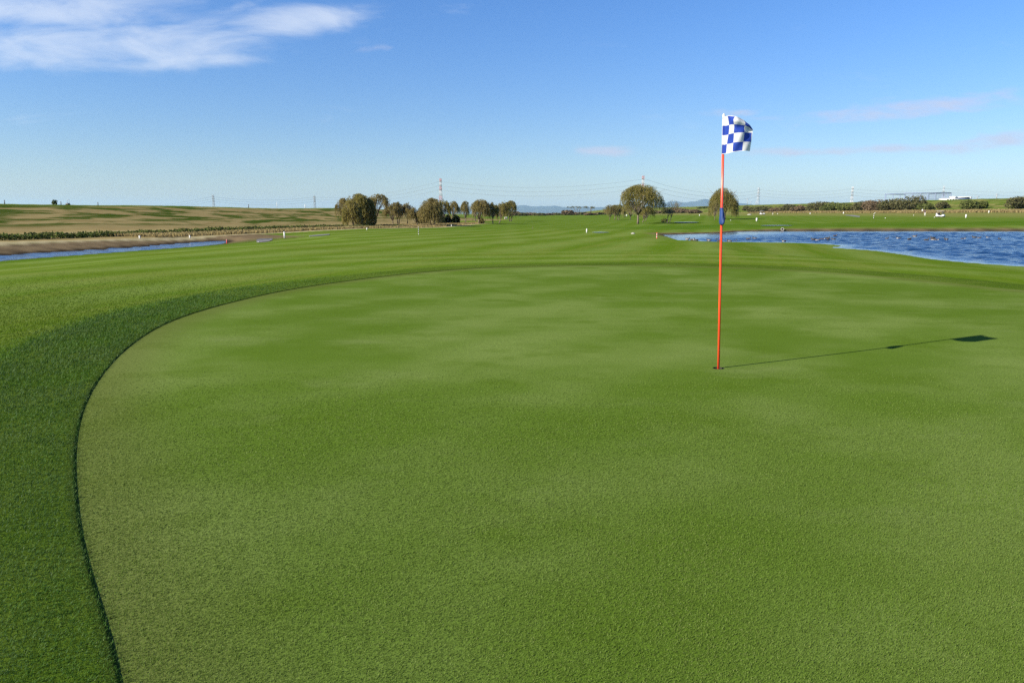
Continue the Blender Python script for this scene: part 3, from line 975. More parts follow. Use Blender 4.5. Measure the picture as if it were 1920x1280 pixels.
px_tree(1253, 419.5, 369, 40, 'nearly bare straggly tree with two thin stems', M_WILLOW_BROWN, 'bare trees', 'bare_tree', seed=46, strands=46, droop=.35, bottom=.45, forks=2, trunk_r=.07, leaf=.6, lean=.12, limbs=6, clumps=7)
px_shrub(1245, 417, 410, 11, 'little dark green bush at the foot of the bare tree', M_SHRUB_GREEN, None, 'small_bush', n=300, leaf=.25, seed=47)
px_tree(1356, 411.5, 352, 56, 'round drooping willow right behind the flagstick', seed=48, strands=1000, clumps=22, droop=.6, bottom=.2, forks=2, limbs=10)
px_tree(1340, 413, 376, 18, 'thin stemmed willow shoot left of the round drooping willow', M_WILLOW_BROWN, seed=49, strands=90, droop=.4, bottom=.45, trunk_r=.07)

# distant treeline in the middle
TG = 'distant rounded trees along the horizon'
line = [(920, 393, 24), (945, 394, 22), (966, 396.5, 22), (980, 399, 15), (997, 399, 18), (1012, 400, 18), (1028, 400.5, 16), (1043, 399.5, 18), (1068, 394, 24), (1090, 398, 18),
        (1108, 399.5, 20), (1126, 398.5, 20), (1142, 399, 18), (1215, 397, 24), (1232, 396, 16), (1250, 389.5, 16)]
words = ['leftmost', 'second', 'third', 'fourth', 'fifth', 'sixth', 'seventh', 'eighth', 'domed brown', 'tenth', 'eleventh', 'twelfth', 'thirteenth', 'fourteenth', 'fifteenth', 'last']
for i, (px, top, w) in enumerate(line):
    lb = 'tallest domed brown tree in the distant treeline' if i == 8 else f'{words[i]} rounded tree from the left in the distant treeline'
    if i == 15: lb = 'tree at the right end of the distant treeline, behind the bare tree'
    px_shrub(px, 0, top, w * 1.25, lb, M_SHRUB_BROWN if i % 2 == 0 else M_SHRUB, TG, 'distant_tree', dist=520 + (i * 37) % 90, cat='tree', n=700, leaf=1.1, seed=60 + i)
for px, top, lb in ((1082, 387, 'taller of two umbrella shaped pines above the distant treeline'), (1107, 387.5, 'smaller umbrella shaped pine above the distant treeline')):
    b_ = ground_at(px, 560)
    h = at_y(px, top, 560)[2] - b_[2]
    rt = empty('umbrella_pine', tuple(b_), lb, 'tree', 'umbrella pines')
    wd = MB()
    for dx in ((-2, 2, 0) if top == 387 else (0, .8)):
        wd.tube([(dx * .4, 0, -.2), (dx * .8, .2, h * .5), (dx * 1.4, 0, h * .9)], [.28, .2, .1], 5)
    wd.build('trunk', M_BARK, rt)
    n = 210 if top == 387 else 110
    W = 7.5 if top == 387 else 3.6
    C = np.stack([RNG.uniform(-W, W, n), RNG.uniform(-3, 3, n), h * RNG.uniform(.78, 1.0, n)], 1)
    C = C[np.sin(C[:, 0] * 1.3) + RNG.uniform(-1, 1, n) > -.4]
    V, Q = leaf_quads(C, RNG.normal(size=(len(C), 3)) * np.array((1, 1, .3)), RNG.uniform(.5, 1.1, len(C)), RNG.uniform(.3, .6, len(C)))
    mesh_np('crown', V, Q, None, M_SHRUB, rt)


# shrubs along the foot of the right-hand levee
def toe_point(px, off):
    """on a line parallel to the right levee, off metres in front of its toe"""
    d = pix_dir(px, 401)
    k = d[0] / d[1]
    y = (171 + .119 * 240 - off) / (k + .119)
    return ground_at(px, y)


BG = 'shrubs along the foot of the right levee'
bl = [(1263, 398, 389, 30, 8, 'B', 'brown shrub behind the bare tree'), (1281, 399, 391, 30, 10, 'B', 'low brown thicket halfway between bare tree and round willow'),
      (1303, 399, 392, 24, 12, 'B', 'small brown shrub left of the round drooping willow'),
      (1312, 392, 388.3, 8, -25, 'G', 'little bush on the levee slope left of the round willow'), (1325, 392, 388, 16, -28, 'G', 'wider bush on the levee slope left of the round willow'),
      (1399, 395, 386, 14, -8, 'S', 'small shrub just right of the round drooping willow'), (1428, 398, 386, 40, 4, 'S', 'low wide shrub with flat top at left end of shrub row'),
      (1460, 398, 387, 30, 5, 'B', 'brownish shrub, second in the row from the left'), (1478, 398, 382, 30, 3, 'S', 'domed shrub with darker top, third in the row from the left'),
      (1500, 398, 385, 30, 5, 'B', 'low brown shrub below the gap before the two big domes'), (1533, 397, 377, 42, 0, 'S', 'large dark domed shrub left of the second pylon'),
      (1562, 397, 378.5, 46, 2, 'G', 'broad greenish shrub left of the pylon rising over the row'), (1590, 397, 383, 34, 3, 'G', 'low green shrub directly under the pylon'),
      (1618, 396, 376, 40, 1, 'S', 'dark shrub at the left end of the netting frame'), (1645, 396, 373, 46, 0, 'B', 'large brown shrub below the left part of the netting frame'),
      (1674, 396, 372, 46, 0, 'S', 'large dark shrub below the middle of the netting frame'), (1710, 395, 365.5, 56, -1, 'S', 'tallest domed shrub tree in front of the netting frame'),
      (1738, 395, 381, 26, 1, 'G', 'small green shrub at the right foot of the tallest shrub'), (1767, 393, 377, 22, -8, 'S', 'isolated dark shrub on the slope under the white building'),
      (1816, 395, 374, 27, -2, 'G', 'isolated leafy green shrub right of the white building'), (1839, 393, 376.5, 18, -6, 'G', 'small shrub with thin trunk beside the leafy green shrub'),
      (1909, 393, 367, 46, -4, 'S', 'big dark shrub cut off by the right edge of the picture')]
for i, (px, bs, tp, w, off, c, lb) in enumerate(bl):
    b_ = toe_point(px, off)
    h = max(at_y(px, tp, b_[1])[2] - b_[2], 1.2)
    wm = w * 1.12 / F * b_[1]
    shrub('shrub', b_, h, wm, lb, 'shrub', BG, {'B': M_SHRUB_BROWN, 'S': M_SHRUB, 'G': M_SHRUB_GREEN}[c], n=int(900 + wm * 130), leaf=.30 + b_[1] * .0006, seed=100 + i, lobes=9)

# band of tall dry grass along the levee foot on the right (uncountable)
n = 26000
pxs = RNG.uniform(1390, 2000, n)
k = (pxs - 960) / F / CP
off = RNG.uniform(3, 13, n)
yy = (171 + .119 * 240 - off) / (k + .119)
xx = k * yy
zz = terrain(xx, yy)
V, Q = leaf_quads(np.stack([xx, yy, zz + .3], 1), np.stack([RNG.normal(size=n) * .3, RNG.normal(size=n) * .3, np.ones(n)], 1), RNG.uniform(.5, 1.1, n), RNG.uniform(.1, .25, n))
tag(mesh_np('dry_grass', V, Q, None, M_REED), 'band of tall straw coloured grass below the shrubs on the right', 'grass', kind='stuff')
# reeds and weeds between channel and left levee
n = 24000
t = RNG.uniform(-4, 88, n)
s = RNG.uniform(-19.0, -14.4, n)
s = np.where((t > 40) & (RNG.random(n) < .5), RNG.uniform(-15, -8, n), s)
xx, yy = P0[0] + LD[0] * t + LN[0] * s, P0[1] + LD[1] * t + LN[1] * s
zz = terrain(xx, yy)
V, Q = leaf_quads(np.stack([xx, yy, zz + .05], 1), np.stack([RNG.normal(size=n) * .4, RNG.normal(size=n) * .4, np.ones(n)], 1), RNG.uniform(.2, .5, n), RNG.uniform(.04, .10, n))
tag(mesh_np('reeds', V, Q, None, M_REED), 'tan dry reeds between the pale track and the left levee', 'reeds', kind='stuff')
# overgrown hedge at the foot of the left levee
n = 15000
t = RNG.uniform(-45, 62, n)
s = np.interp(t, [-45, -14, 3, 19, 62], [-16.6, -16.1, -13.9, -13.6, -12.0]) + (RNG.random(n) - .5) * np.interp(t, [-45, 10, 62], [1.6, 1.2, .7])
xx, yy = P0[0] + LD[0] * t + LN[0] * s, P0[1] + LD[1] * t + LN[1] * s
hh = (.34 + .07 * np.sin(t * 1.9) * np.sin(t * .71 + 1)) * np.interp(t, [-45, 0, 10, 30, 62], [1, 1, 1.3, 1.2, .7])
zz = terrain(xx, yy) + RNG.uniform(0, 1, n) ** .7 * hh
V, Q = leaf_quads(np.stack([xx, yy, zz], 1), RNG.normal(size=(n, 3)), RNG.uniform(.12, .30, n), RNG.uniform(.05, .14, n))
tag(mesh_np('hedge', V, Q, None, M_HEDGE), 'long low overgrown green hedge at the foot of the left levee', 'hedge')

# ------------------------------------------------------------------ flagstick and hole
m_pole, nt, b = new_mat('pole_red_orange')
pos = node(nt, 'ShaderNodeTexCoord').outputs['Object']
nt.links.new(mixc(nt, sstep(nt, noise(nt, mapping(nt, pos, (30, 30, 4)), 1.0, 3, .6), .3, .75), (.74, .075, .022), (.66, .055, .02)), b.inputs['Base Color'])
b.inputs['Roughness'].default_value = .28
m_flag, nt, b = new_mat('flag_checked_cloth')
uv = node(nt, 'ShaderNodeUVMap').outputs[0]
chk = node(nt, 'ShaderNodeTexChecker', {'Vector': mapping(nt, uv, (1, 1, 1), loc=(.0001, .0001, 0)), 'Scale': 4.0, 'Color1': (.72, .72, .72, 1), 'Color2': (.010, .050, .38, 1)})
weave = noise(nt, mapping(nt, uv, (60, 60, 1)), 1.0, 3, .6)
fc = mixc(nt, sstep(nt, weave, .3, .75, 0, .14), chk.outputs[0], (.25, .28, .4))
sx = node(nt, 'ShaderNodeSeparateXYZ', {0: uv})
hem = mth(nt, 'MAXIMUM', mth(nt, 'GREATER_THAN', sx.outputs[0], .982), mth(nt, 'MAXIMUM', mth(nt, 'GREATER_THAN', sx.outputs[1], .984), mth(nt, 'LESS_THAN', sx.outputs[1], .016)))
fc = mixc(nt, mth(nt, 'MULTIPLY', hem, .85), fc, (.78, .78, .8))
nt.links.new(fc, b.inputs['Base Color'])
b.inputs['Roughness'].default_value = .7
b.inputs['Specular IOR Level'].default_value = .25
tr = node(nt, 'ShaderNodeBsdfTranslucent', {'Color': fc})
mx = node(nt, 'ShaderNodeMixShader', {0: .42, 1: b.outputs[0], 2: tr.outputs[0]})
nt.links.new(mx.outputs[0], nt.nodes['Material Output'].inputs[0])
M_BLUE = paint('blue_cloth', (.008, .034, .14), .7, .2, 25)
M_CUP = paint('cup_liner', (.55, .55, .52), .6, .1)
M_CUPDARK = paint('cup_soil_pipe_shade', (.03, .025, .018), .9, .3)  # soil of the hole, also the painted shade inside the drain pipe

PB = np.array((HOLE[0], HOLE[1], HZ))
PT = at_y(1357.2, 216, HOLE[1])
AX = PT - PB
PL = np.linalg.norm(AX)
stick = empty('flagstick', tuple(PB), 'red orange golf flagstick with blue and white checked flag, standing in the hole', 'flagstick')
mb = MB()
mb.tube([AX * -.035, AX * .3, AX * .6, AX * .985], [.0118, .0118, .0115, .0110], 16)
mb.build('pole', m_pole, stick, True)
mb = MB()
mb.tube([AX * .985, AX * .992, AX * 1.0, AX * 1.006], [.0125, .0135, .012, .004], 12)
mb.build('finial', M_WHITE, stick, True)
# small blue pennant rolled on the pole, seen nearly edge on
fz = lambda py: (at_y(1354, py, HOLE[1])[2] - HZ) / (PT[2] - HZ)
k0, k1 = fz(389.5), fz(421)
mb = MB()
rows, n = 14, 20
vs, qs = [], []
for i in range(rows + 1):
    f = i / rows
    c = AX * (k0 + (k1 - k0) * f)
    a = .014 + .009 * math.sin(min(f * 1.25, 1) * 1.57) - .006 * max(0, (f - .85) / .15)
    dep = .018 + .060 * math.sin(min(f * 1.3, 1) * 1.57)
    if f > .9: dep *= 1 - (f - .9) * 2.0
    for j in range(n):
        th_ = 2 * math.pi * j / n
        wob = 1 + .10 * math.sin(3 * th_ + f * 5)
        vs.append((c[0] - .002 + a * math.cos(th_) * wob + .010 * f * math.sin(th_), c[1] - .012 * f + dep * math.sin(th_) * wob * (1.0 if math.sin(th_) < 0 else .6), c[2]))
for i in range(rows):
    for j in range(n):
        qs.append((i * n + j, i * n + (j + 1) % n, (i + 1) * n + (j + 1) % n, (i + 1) * n + j))
vs.append(AX * (k0 - .002)); vs.append(AX * (k1 - .002))
mb.add(vs, qs, [(len(vs) - 2, (j + 1) % n, j) for j in range(n)] + [(len(vs) - 1, rows * n + j, rows * n + (j + 1) % n) for j in range(n)])
mb.build('rolled_pennant', M_BLUE, stick, True)
# flag cloth
FL, FH = .345, .332
nu, nv = 64, 64
heads = np.interp(np.linspace(0, 1, nu + 1), [0, .06, .10, .25, .30, .48, .56, .8, 1.0], np.radians([-10, -25, -86, -84, -58, -50, -8, 3, 2]))
step = FL / nu
cx = np.concatenate([[0], np.cumsum(np.cos(heads[:-1]) * step)])
cy = np.concatenate([[0], np.cumsum(np.sin(heads[:-1]) * step)])
vs = []
for j in range(nv + 1):
    v = j / nv                                     # 0 bottom, 1 top
    for i in range(nu + 1):
        u = i / nu
        sag = np.interp(u, [0, .3, .5, .75, .9, 1], [0, .004, .017, .046, .090, .138])   # how far the top edge has sunk
        over = max(0.0, v - .52) / .48
        z = FH * v - float(sag) * over ** 1.15 - .004 * math.sin(u * 6) * (1 - v) + .012 * u * (1 - v)
        bul = (.030 * math.sin(over * math.pi) + .022 * math.sin(over * 2 * math.pi * 1.3 + u * 3)) * float(sm(np.array(u), .25, .7)) * (1 - .85 * u ** 4)
        rip = .010 * math.sin(u * 9 + v * 4.5) * min(1, u * 4) + .006 * math.sin(u * 17 - v * 8) * min(1, u * 3)
        hx = heads[i]
        nx_, ny_ = math.sin(hx), -math.cos(hx)      # towards the camera side
        off_ = rip + bul
        pc = AX * (.985 - FH / PL * 1.0) + np.array((0, 0, 0))
        base_ = AX * (1 - FH / PL + .0) * 1.0
        axp = AX / PL
        vs.append((base_[0] + axp[0] * z - .0145 + cx[i] - .02 * over * u * u + nx_ * off_ - .042 * (1 - v) * u, base_[1] - .0145 + cy[i] + ny_ * off_, base_[2] + z - .012))
qs = [(j * (nu + 1) + i, j * (nu + 1) + i + 1, (j + 1) * (nu + 1) + i + 1, (j + 1) * (nu + 1) + i) for j in range(nv) for i in range(nu)]
fl = mesh_np('flag', vs, qs, None, m_flag, stick, True)
uvl = fl.data.uv_layers.new(name='UVMap')
li = np.zeros(len(fl.data.loops), np.int32)
fl.data.loops.foreach_get('vertex_index', li)
uvs = np.stack([(li % (nu + 1)) / nu, (li // (nu + 1)) / nv], 1) * .9998
uvl.data.foreach_set('uv', uvs.astype(np.float32).ravel())
mb = MB()
mb.tube([AX * (1 - FH / PL - .004), AX * .988], [.0131, .0127], 14)
mb.build('flag_sleeve', M_WHITE, stick, True)
# hole
cup = empty('hole_cup', tuple(PB), 'round golf hole with white liner at the foot of the flagstick', 'golf hole')
a = np.linspace(0, 2 * math.pi, 40, endpoint=False)
vs = [(HR * math.cos(x) * r, HR * math.sin(x) * r, z) for z, r in ((.001, 1.0), (-.028, 1.0)) for x in a]
mesh_np('hole_rim', vs, [(i, 40 + i, 40 + (i + 1) % 40, (i + 1) % 40) for i in range(40)], None, M_CUPDARK, cup, True)
vs = [(HR * .985 * math.cos(x) * r, HR * .985 * math.sin(x) * r, z) for z, r in ((-.022, 1.0), (-.16, .98)) for x in a] + [(0, 0, -.16)]
mesh_np('liner', vs, [(i, 40 + i, 40 + (i + 1) % 40, (i + 1) % 40) for i in range(40)], [(80, 40 + (i + 1) % 40, 40 + i) for i in range(40)], M_CUP, cup, True)


# ------------------------------------------------------------------ posts, stakes and markers
def px_m(p):
    return p[1] / F * (1 / CP) * CP + 0 * p[1]


def post(name, px, base_py, hpx, wpx, label, cat, mat, group=None, cap=None, point=None, bands=None):
    p = ground_hit(px, base_py) if point is None else point
    mpp = math.hypot(p[1], 0) / F
    h, w = hpx * mpp, wpx * mpp * .66
    root = empty(name, tuple(p), label, cat, group)
    mb = MB()
    if bands:
        nb = len(bands)
        for i, bm in enumerate(bands):
            m2 = MB()
            z0, z1 = h * i / nb, h * (i + 1) / nb
            m2.tube([(0, 0, z0 - (.1 if i == 0 else 0)), (0, 0, z1)], [w / 2, w / 2], 10)
            m2.build('painted_band', bm, root)
    else:
        mb.box((0, 0, h * .46 - .05), (w, w, h * .92 + .1))
        mb.build('shaft', mat, root)
    if cap:
        m2 = MB()
        m2.box((0, 0, h * .96), (w * 1.12, w * 1.12, h * .08), taper=.7)
        m2.build('cap', cap, root)
    return root


PG = 'white marker posts on the course'
post('marker_post', 262, 447, 5.5, 3.0, 'short white post on the tan track, left of the other white post by the channel', 'post', M_WHITE, PG, M_WHITE)
post('marker_post', 356, 446.5, 5.5, 2.6, 'short white post on the tan track near the end of the channel', 'post', M_WHITE, PG, M_WHITE)
post('marker_post', 533.5, 446.5, 12.5, 3.0, 'tall white two part post beside the pale track end', 'post', M_WHITE, PG, M_STEEL)
post('hazard_stake', 425.3, 457, 8, 1.8, 'thin red stake at the tip of the channel', 'stake', M_RED, None, M_WHITE)
post('distance_marker', 784.8, 439.5, 14, 1.6, 'thin black and white banded pole in the fairway below the willows', 'marker pole', M_WHITE, 'banded distance poles', bands=[M_WHITE, M_BLACK, M_WHITE, M_BLACK, M_WHITE, M_BLACK, M_WHITE])
post('distance_marker', 1638, 410.5, 9.5, 1.7, 'black and white banded pole in the field beyond the lake', 'marker pole', M_WHITE, 'banded distance poles', bands=[M_BLACK, M_WHITE, M_BLACK, M_WHITE, M_BLACK, M_WHITE])
post('hazard_stake', 1231.5, 447, 10.5, 2.6, 'red and white banded stake left of the lake end', 'stake', M_RED, None, bands=[M_RED, M_WHITE, M_RED, M_WHITE, M_RED])
post('marker_post', 1100, 436.5, 7.5, 2.8, 'white post at the left end of the small puddle in mid fairway', 'post', M_WHITE, PG, M_WHITE)
post('marker_post', 1418.6, 415, 6.5, 3.4, 'white post on the far side of the lake right of the flagstick', 'post', M_WHITE, PG, M_STEEL)
post('marker_post', 1811, 408.5, 6.5, 3.0, 'white post with dark side right of the golf cart', 'post', M_WHITE, PG, M_STEEL)
post('marker_post', 1854, 399.5, 4.5, 1.8, 'small white post far right below the dry grass', 'post', M_WHITE, PG, M_WHITE)
post('marker_post', 688, 431, 4, 2, 'tiny white post in front of the dense willow clump', 'post', M_WHITE, PG, M_WHITE)
post('marker_post', 846.5, 424.5, 3, 1.8, 'tiny white post below the row of three dark bushes', 'post', M_WHITE, PG, M_WHITE)
post('sapling_stake', 999, 431, 7, .9, 'thin bare brown stake standing alone in the fairway', 'stake', M_BARK)
post('marker_post', 1311.5, 405, 3, 1.6, 'tiny white post on the grass left of the round drooping willow', 'post', M_WHITE, PG, M_WHITE)
post('marker_post', 1581.5, 401, 3.4, 2.2, 'tiny white post at the dry grass under the big domed shrubs', 'post', M_WHITE, PG, M_WHITE)
post('marker_post', 1519, 401.5, 2.6, 1.8, 'tiny white post at the dry grass below the low brown shrub', 'post', M_WHITE, PG, M_WHITE)


def sign(px, base_py, wpx, hpx, label):
    p = ground_hit(px, base_py)
    mpp = p[1] / F
    root = empty('notice_board', tuple(p), label, 'sign', 'white boards among the trees')
    mb = MB(); mb.box((0, 0, hpx * mpp * .6), (wpx * mpp, .08, hpx * mpp * .8)); mb.build('panel', M_WHITE, root)
    for s in (-1, 1):
        mb = MB(); mb.box((s * wpx * mpp * .35, .07, hpx * mpp * .3), (.06, .06, hpx * mpp * .6 + .1)); mb.build('leg', M_STEEL, root)


sign(948.5, 411.5, 5.5, 4.5, 'white board behind the trunk at the right end of the left row')
sign(1175, 406, 2.6, 3.4, 'small white board between trunks of the small brown willows')


def ball_marker(px, py, wpx, label, group='white tee markers in the field'):
    p = ground_hit(px, py)
    r = wpx * .36 * p[1] / F
    mb = MB()
    n = 9
    mb.tube([(0, 0, r * (.8 + math.cos(math.pi * i / n) * -1.0)) for i in range(n + 1)], [max(.002, r * math.sin(math.pi * i / n)) for i in range(n + 1)], 12)
    o = mb.build('tee_marker', M_WHITE, None, True)
    o.location = tuple(p)
    tag(o, label, 'tee marker', group)


ball_marker(1660, 409.6, 2.2, 'white ball shaped tee marker right of the banded pole')
ball_marker(1713, 404.4, 2.0, 'white ball shaped tee marker left of the standing golfer')
ball_marker(1752, 408, 2.2, 'white ball shaped tee marker just left of the golf cart')
ball_marker(1458, 401.5, 2.0, 'white ball shaped tee marker right of the distant golfer')
ball_marker(1640.5, 399.8, 2.0, 'white ball shaped tee marker at the dry grass above the banded pole')
ball_marker(1370, 413.5, 2.0, 'white ball shaped tee marker at the foot of the round drooping willow')


def rock(px, py, wpx, hpx, label, seed, mat=None, name='rock', group=None):
    p = ground_hit(px, py)
    mpp = p[1] / F
    rg = np.random.default_rng(seed)
    nl, nn = 7, 12
    V = []
    for i in range(nl):
        ph = math.pi * .5 * i / (nl - 1)
        for j in range(nn):
            a_ = 2 * math.pi * j / nn
            k_ = 1 + rg.normal() * .12
            V.append((math.cos(a_) * math.cos(ph) * wpx * mpp / 2 * k_, math.sin(a_) * math.cos(ph) * wpx * mpp / 2.4 * k_, math.sin(ph) * hpx * mpp * k_ - .03))
    Q = [(i * nn + j, i * nn + (j + 1) % nn, (i + 1) * nn + (j + 1) % nn, (i + 1) * nn + j) for i in range(nl - 1) for j in range(nn)]
    o = mesh_np(name, V, Q, None, mat or M_ROCK)
    o.location = tuple(p)
    tag(o, label, 'rock', group)


rock(1187, 438.6, 8, 3, 'grey brown rock on the bank right of the mid fairway puddle', 1)
rock(485, 454.6, 5, 2.4, 'pale stone at the left end of the grey path patch', 2, M_CONC, 'edging_stone', 'pale stones by the path')
rock(508, 450, 7, 1.8, 'long pale stone at the right end of the grey path patch', 3, M_CONC, 'edging_stone', 'pale stones by the path')
rock(581, 443, 5, 1.3, 'flat pale stone left of the thin grey path', 5, M_CONC, 'edging_stone', 'pale stones by the path')
rock(1405, 403, 8, 1.8, 'low heap of stones on the grass left of the far golf cart', 4)

# culvert pipe end on the far bank
p = ground_hit(1467, 432.3)
mpp = p[1] / F
cu = empty('culvert_pipe', (p[0], p[1], p[2] + 2.4 * mpp), 'round concrete drain pipe end in the far bank of the lake', 'drain pipe', None, -math.atan2(p[0], p[1]))
n = 28
R1, R2 = 2.9 * mpp, 2.15 * mpp
vs = []
for (r, y) in ((R1, -.12), (R2, -.12), (R2, .5), (R1, .5)):
    vs += [(r * math.cos(2 * math.pi * j / n), y, r * .95 * math.sin(2 * math.pi * j / n)) for j in range(n)]
qs = [(a_ * n + j, a_ * n + (j + 1) % n, ((a_ + 1) % 4) * n + (j + 1) % n, ((a_ + 1) % 4) * n + j) for a_ in range(4) for j in range(n)]
mesh_np('pipe_wall', vs, qs, None, M_CONC, cu, True)
vs = [(R2 * math.cos(2 * math.pi * j / n), -.02, R2 * .95 * math.sin(2 * math.pi * j / n)) for j in range(n)] + [(0, -.02, 0)]
mesh_np('pipe_shade_disc', vs, None, [(n, j, (j + 1) % n) for j in range(n)], M_CUPDARK, cu)  # near-black disc standing in for the shaded inside of the pipe


# things on the crest of the left levee
def crest_left(px, s=20.5):
    k = (px - 960) / F / CP
    bx, by = P0[0] + LN[0] * s, P0[1] + LN[1] * s
    t = (k * by - bx) / (LD[0] - k * LD[1])
    x, y = bx + LD[0] * t, by + LD[1] * t
    return np.array((x, y, float(terrain(np.array([x]), np.array([y]))[0])))


CG = 'posts on the crest of the left levee'
for px, h, w, m_, lb in ((40, 7, 1.6, M_BLACK, 'leftmost dark post on the levee crest, leaning slightly'), (142, 6, 1.5, M_BLACK, 'dark post between the shrub and the metal frame on the levee crest'),
                         (209, 6, 1.5, M_BLACK, 'lone dark post right of the metal frame on the levee crest'), (482, 6.5, 1.4, M_BLACK, 'dark post on the levee crest between the two grey pylons'),
                         (533.5, 12, .8, M_WHITE, 'tall thin pale post on the levee crest between the grey pylons'), (584.5, 7, 1.4, M_WHITE, 'short white post on the levee crest beside the right grey pylon')):
    post('levee_post', px, 0, h, w, lb, 'post', m_, CG, m_, point=crest_left(px))
p = crest_left(130)
shrub('small_bush', p, 9.5 * p[1] / F, 9.5 * p[1] / F, 'small dark bush on the levee crest at far left', 'shrub', None, M_HEDGE, n=260, leaf=.12, seed=200, lobes=5, stem=True)
p = crest_left(156)
fr = empty('metal_frame', tuple(p), 'small metal frame with dark base on the levee crest at far left', 'metal frame')
q_ = p[1] / F
mb = MB()
for x in (-1.6, 1.6):
    mb.bar((x * q_, 0, 0), (x * q_, 0, 9.5 * q_), .6 * q_)
mb.bar((-1.6 * q_, 0, 9.4 * q_), (1.6 * q_, 0, 9.4 * q_), .6 * q_)
mb.build('uprights', M_STEEL, fr)
mb = MB(); mb.box((-1.5 * q_, 0, 1.6 * q_), (8 * q_, 3 * q_, 3.2 * q_), taper=.7); mb.build('base', M_BLACK, fr)


# ------------------------------------------------------------------ ducks
M_DUCK = paint('brown_feathers', (.06, .045, .035), .8, .3, 20)
M_DUCKW = paint('pale_feathers', (.34, .32, .29), .8, .1, 20)
M_DUCKH = paint('dark_feathers', (.02, .025, .02), .6, .2, 20)
M_BILL = paint('bill', (.35, .25, .08), .5, .1)


def duck_mesh(kind):
    root = empty('duck', (0, 0, 0), '', 'duck', 'ducks floating on the lake')
    path = np.array([(-.27, 0, .13), (-.21, 0, .095), (-.12, 0, .07), (0, 0, .06), (.10, 0, .065), (.165, 0, .10), (.185, 0, .15), (.19, 0, .195), (.205, 0, .225), (.235, 0, .225), (.255, 0, .22)])
    rad_ = [.012, .055, .095, .115, .10, .07, .043, .04, .05, .042, .012]
    n = 12
    mb = MB()
    mb.tube(path, rad_, n, True)
    v = np.concatenate(mb.v)
    v[:, 1] *= 1.05
    qs = mb.q[0][0]; ts = mb.t[0][0]
    cz = v[qs].mean(1); ct = v[ts].mean(1)

    def slot(c):
        if c[0] > .17 and c[2] > .15: return 1
        if kind == 0: return 2 if (c[2] < .10 and -.18 < c[0] < .08) else 0
        if kind == 1: return 2 if c[0] > .07 and c[2] < .15 else 0
        return 0
    o = mesh_np('body', v, qs, ts, parent=root, smooth=True, mats=[M_DUCK, M_DUCKH, M_DUCKW], slots=[slot(c) for c in cz] + [slot(c) for c in ct])
    mb = MB()
    mb.box((.275, 0, .212), (.06, .028, .016), taper=.8)
    mb.build('bill', M_BILL, root)
    mb = MB()
    for s in (-1, 1):
        mb.tube([(.07, s * .095, .10), (-.05, s * .105, .125), (-.17, s * .06, .135), (-.24, s * .03, .14)], [.02, .035, .03, .008], 6)
    mb.build('wings', M_DUCK if kind != 2 else M_DUCKH, root)
    return root


ducks = [(1289, 449.7), (1298, 451), (1305, 450.5), (1329, 450.7), (1344, 448.7), (1349, 451.9), (1367.5, 452), (1378, 451), (1403, 448), (1415, 447.7), (1470, 452.4),
         (1525, 450), (1533, 450.6), (1543, 449), (1551, 447.8), (1552.6, 450.2), (1566, 442.8), (1563, 448.2), (1663, 447), (1685, 446.8), (1705, 449), (1715, 443.3),
         (1743, 445.7), (1748.6, 447.2), (1749.5, 449.2), (1756, 449.9), (1737, 450.2), (1774, 450), (1806, 447.7), (1826.7, 445.2), (1836, 445.5), (1852.6, 445.2), (1874, 448.2)]
dl = ['duck at the left end of the lake, first of the near shore birds', 'left duck of a close pair just beyond the first near shore bird', 'right duck of the close pair at the left end of the lake',
      'pale breasted duck alone between the left pair and the flagstick', 'duck farther out just left of the flagstick', 'dark duck close against the left side of the flagstick',
      'left one of two ducks just right of the flagstick', 'right one of two ducks just right of the flagstick', 'left one of two faint ducks farther out right of the flagstick',
      'right one of two faint ducks farther out right of the flagstick', 'duck half hidden by the near shore midway along the lake',
      'first duck of the little file near the grass spit', 'second duck of the little file near the grass spit', 'third duck of the little file near the grass spit', 'fourth duck at the head of the little file near the spit',
      'small pale duck just below the head of the little file', 'far small duck nearest the opposite shore above the grass spit', 'small duck right of the file, below the far small duck',
      'dark duck alone right of the grass spit', 'pale duck below the tallest domed shrub on the far shore', 'dark duck between the pale duck and the tight cluster', 'distant duck above and left of the tight cluster',
      'topmost duck of the tight cluster under the golfer', 'middle pale duck of the tight cluster under the golf cart', 'lower left duck of the tight cluster under the golf cart', 'lower right duck of the tight cluster under the golf cart',
      'small dark duck just left of the tight cluster', 'duck just right of the tight cluster', 'duck below the white post on the far side, right of the cluster', 'left duck of a pair near the right edge of the lake',
      'right duck of a pair near the right edge of the lake', 'dark duck right of the pair near the right edge', 'rightmost duck on the lake']
protos = [duck_mesh(0), duck_mesh(1), duck_mesh(2)]
used = [False] * 3
for i, ((px, py), lb) in enumerate(zip(ducks, dl)):
    kd = i % 3
    if not used[kd]:
        o = protos[kd]; used[kd] = True
    else:
        o = protos[kd].copy(); COL.objects.link(o)
        for ch in protos[kd].children:
            c_ = ch.copy(); COL.objects.link(c_); c_.parent = o
    x, y = at_z(px, py + .6, WATER)
    o.location = (x, y, WATER - .015 + float(wave_h(np.array([x]), np.array([y]))[0]))
    o.rotation_euler = (0, 0, rnd.uniform(-.6, .6) + (math.pi if rnd.random() < .45 else 0))
    o.scale = (.75,) * 3
    o['label'] = lb


# ------------------------------------------------------------------ golf carts and golfers
M_CARTW = paint('cart_white', (.74, .74, .72), .35, .05)
M_SEAT = paint('cart_seat', (.03, .03, .04), .6, .1)
m_glass, nt, b = new_mat('cart_windscreen')
b.inputs['Base Color'].default_value = (.05, .06, .07, 1)
b.inputs['Roughness'].default_value = .08
b.inputs['Alpha'].default_value = .5


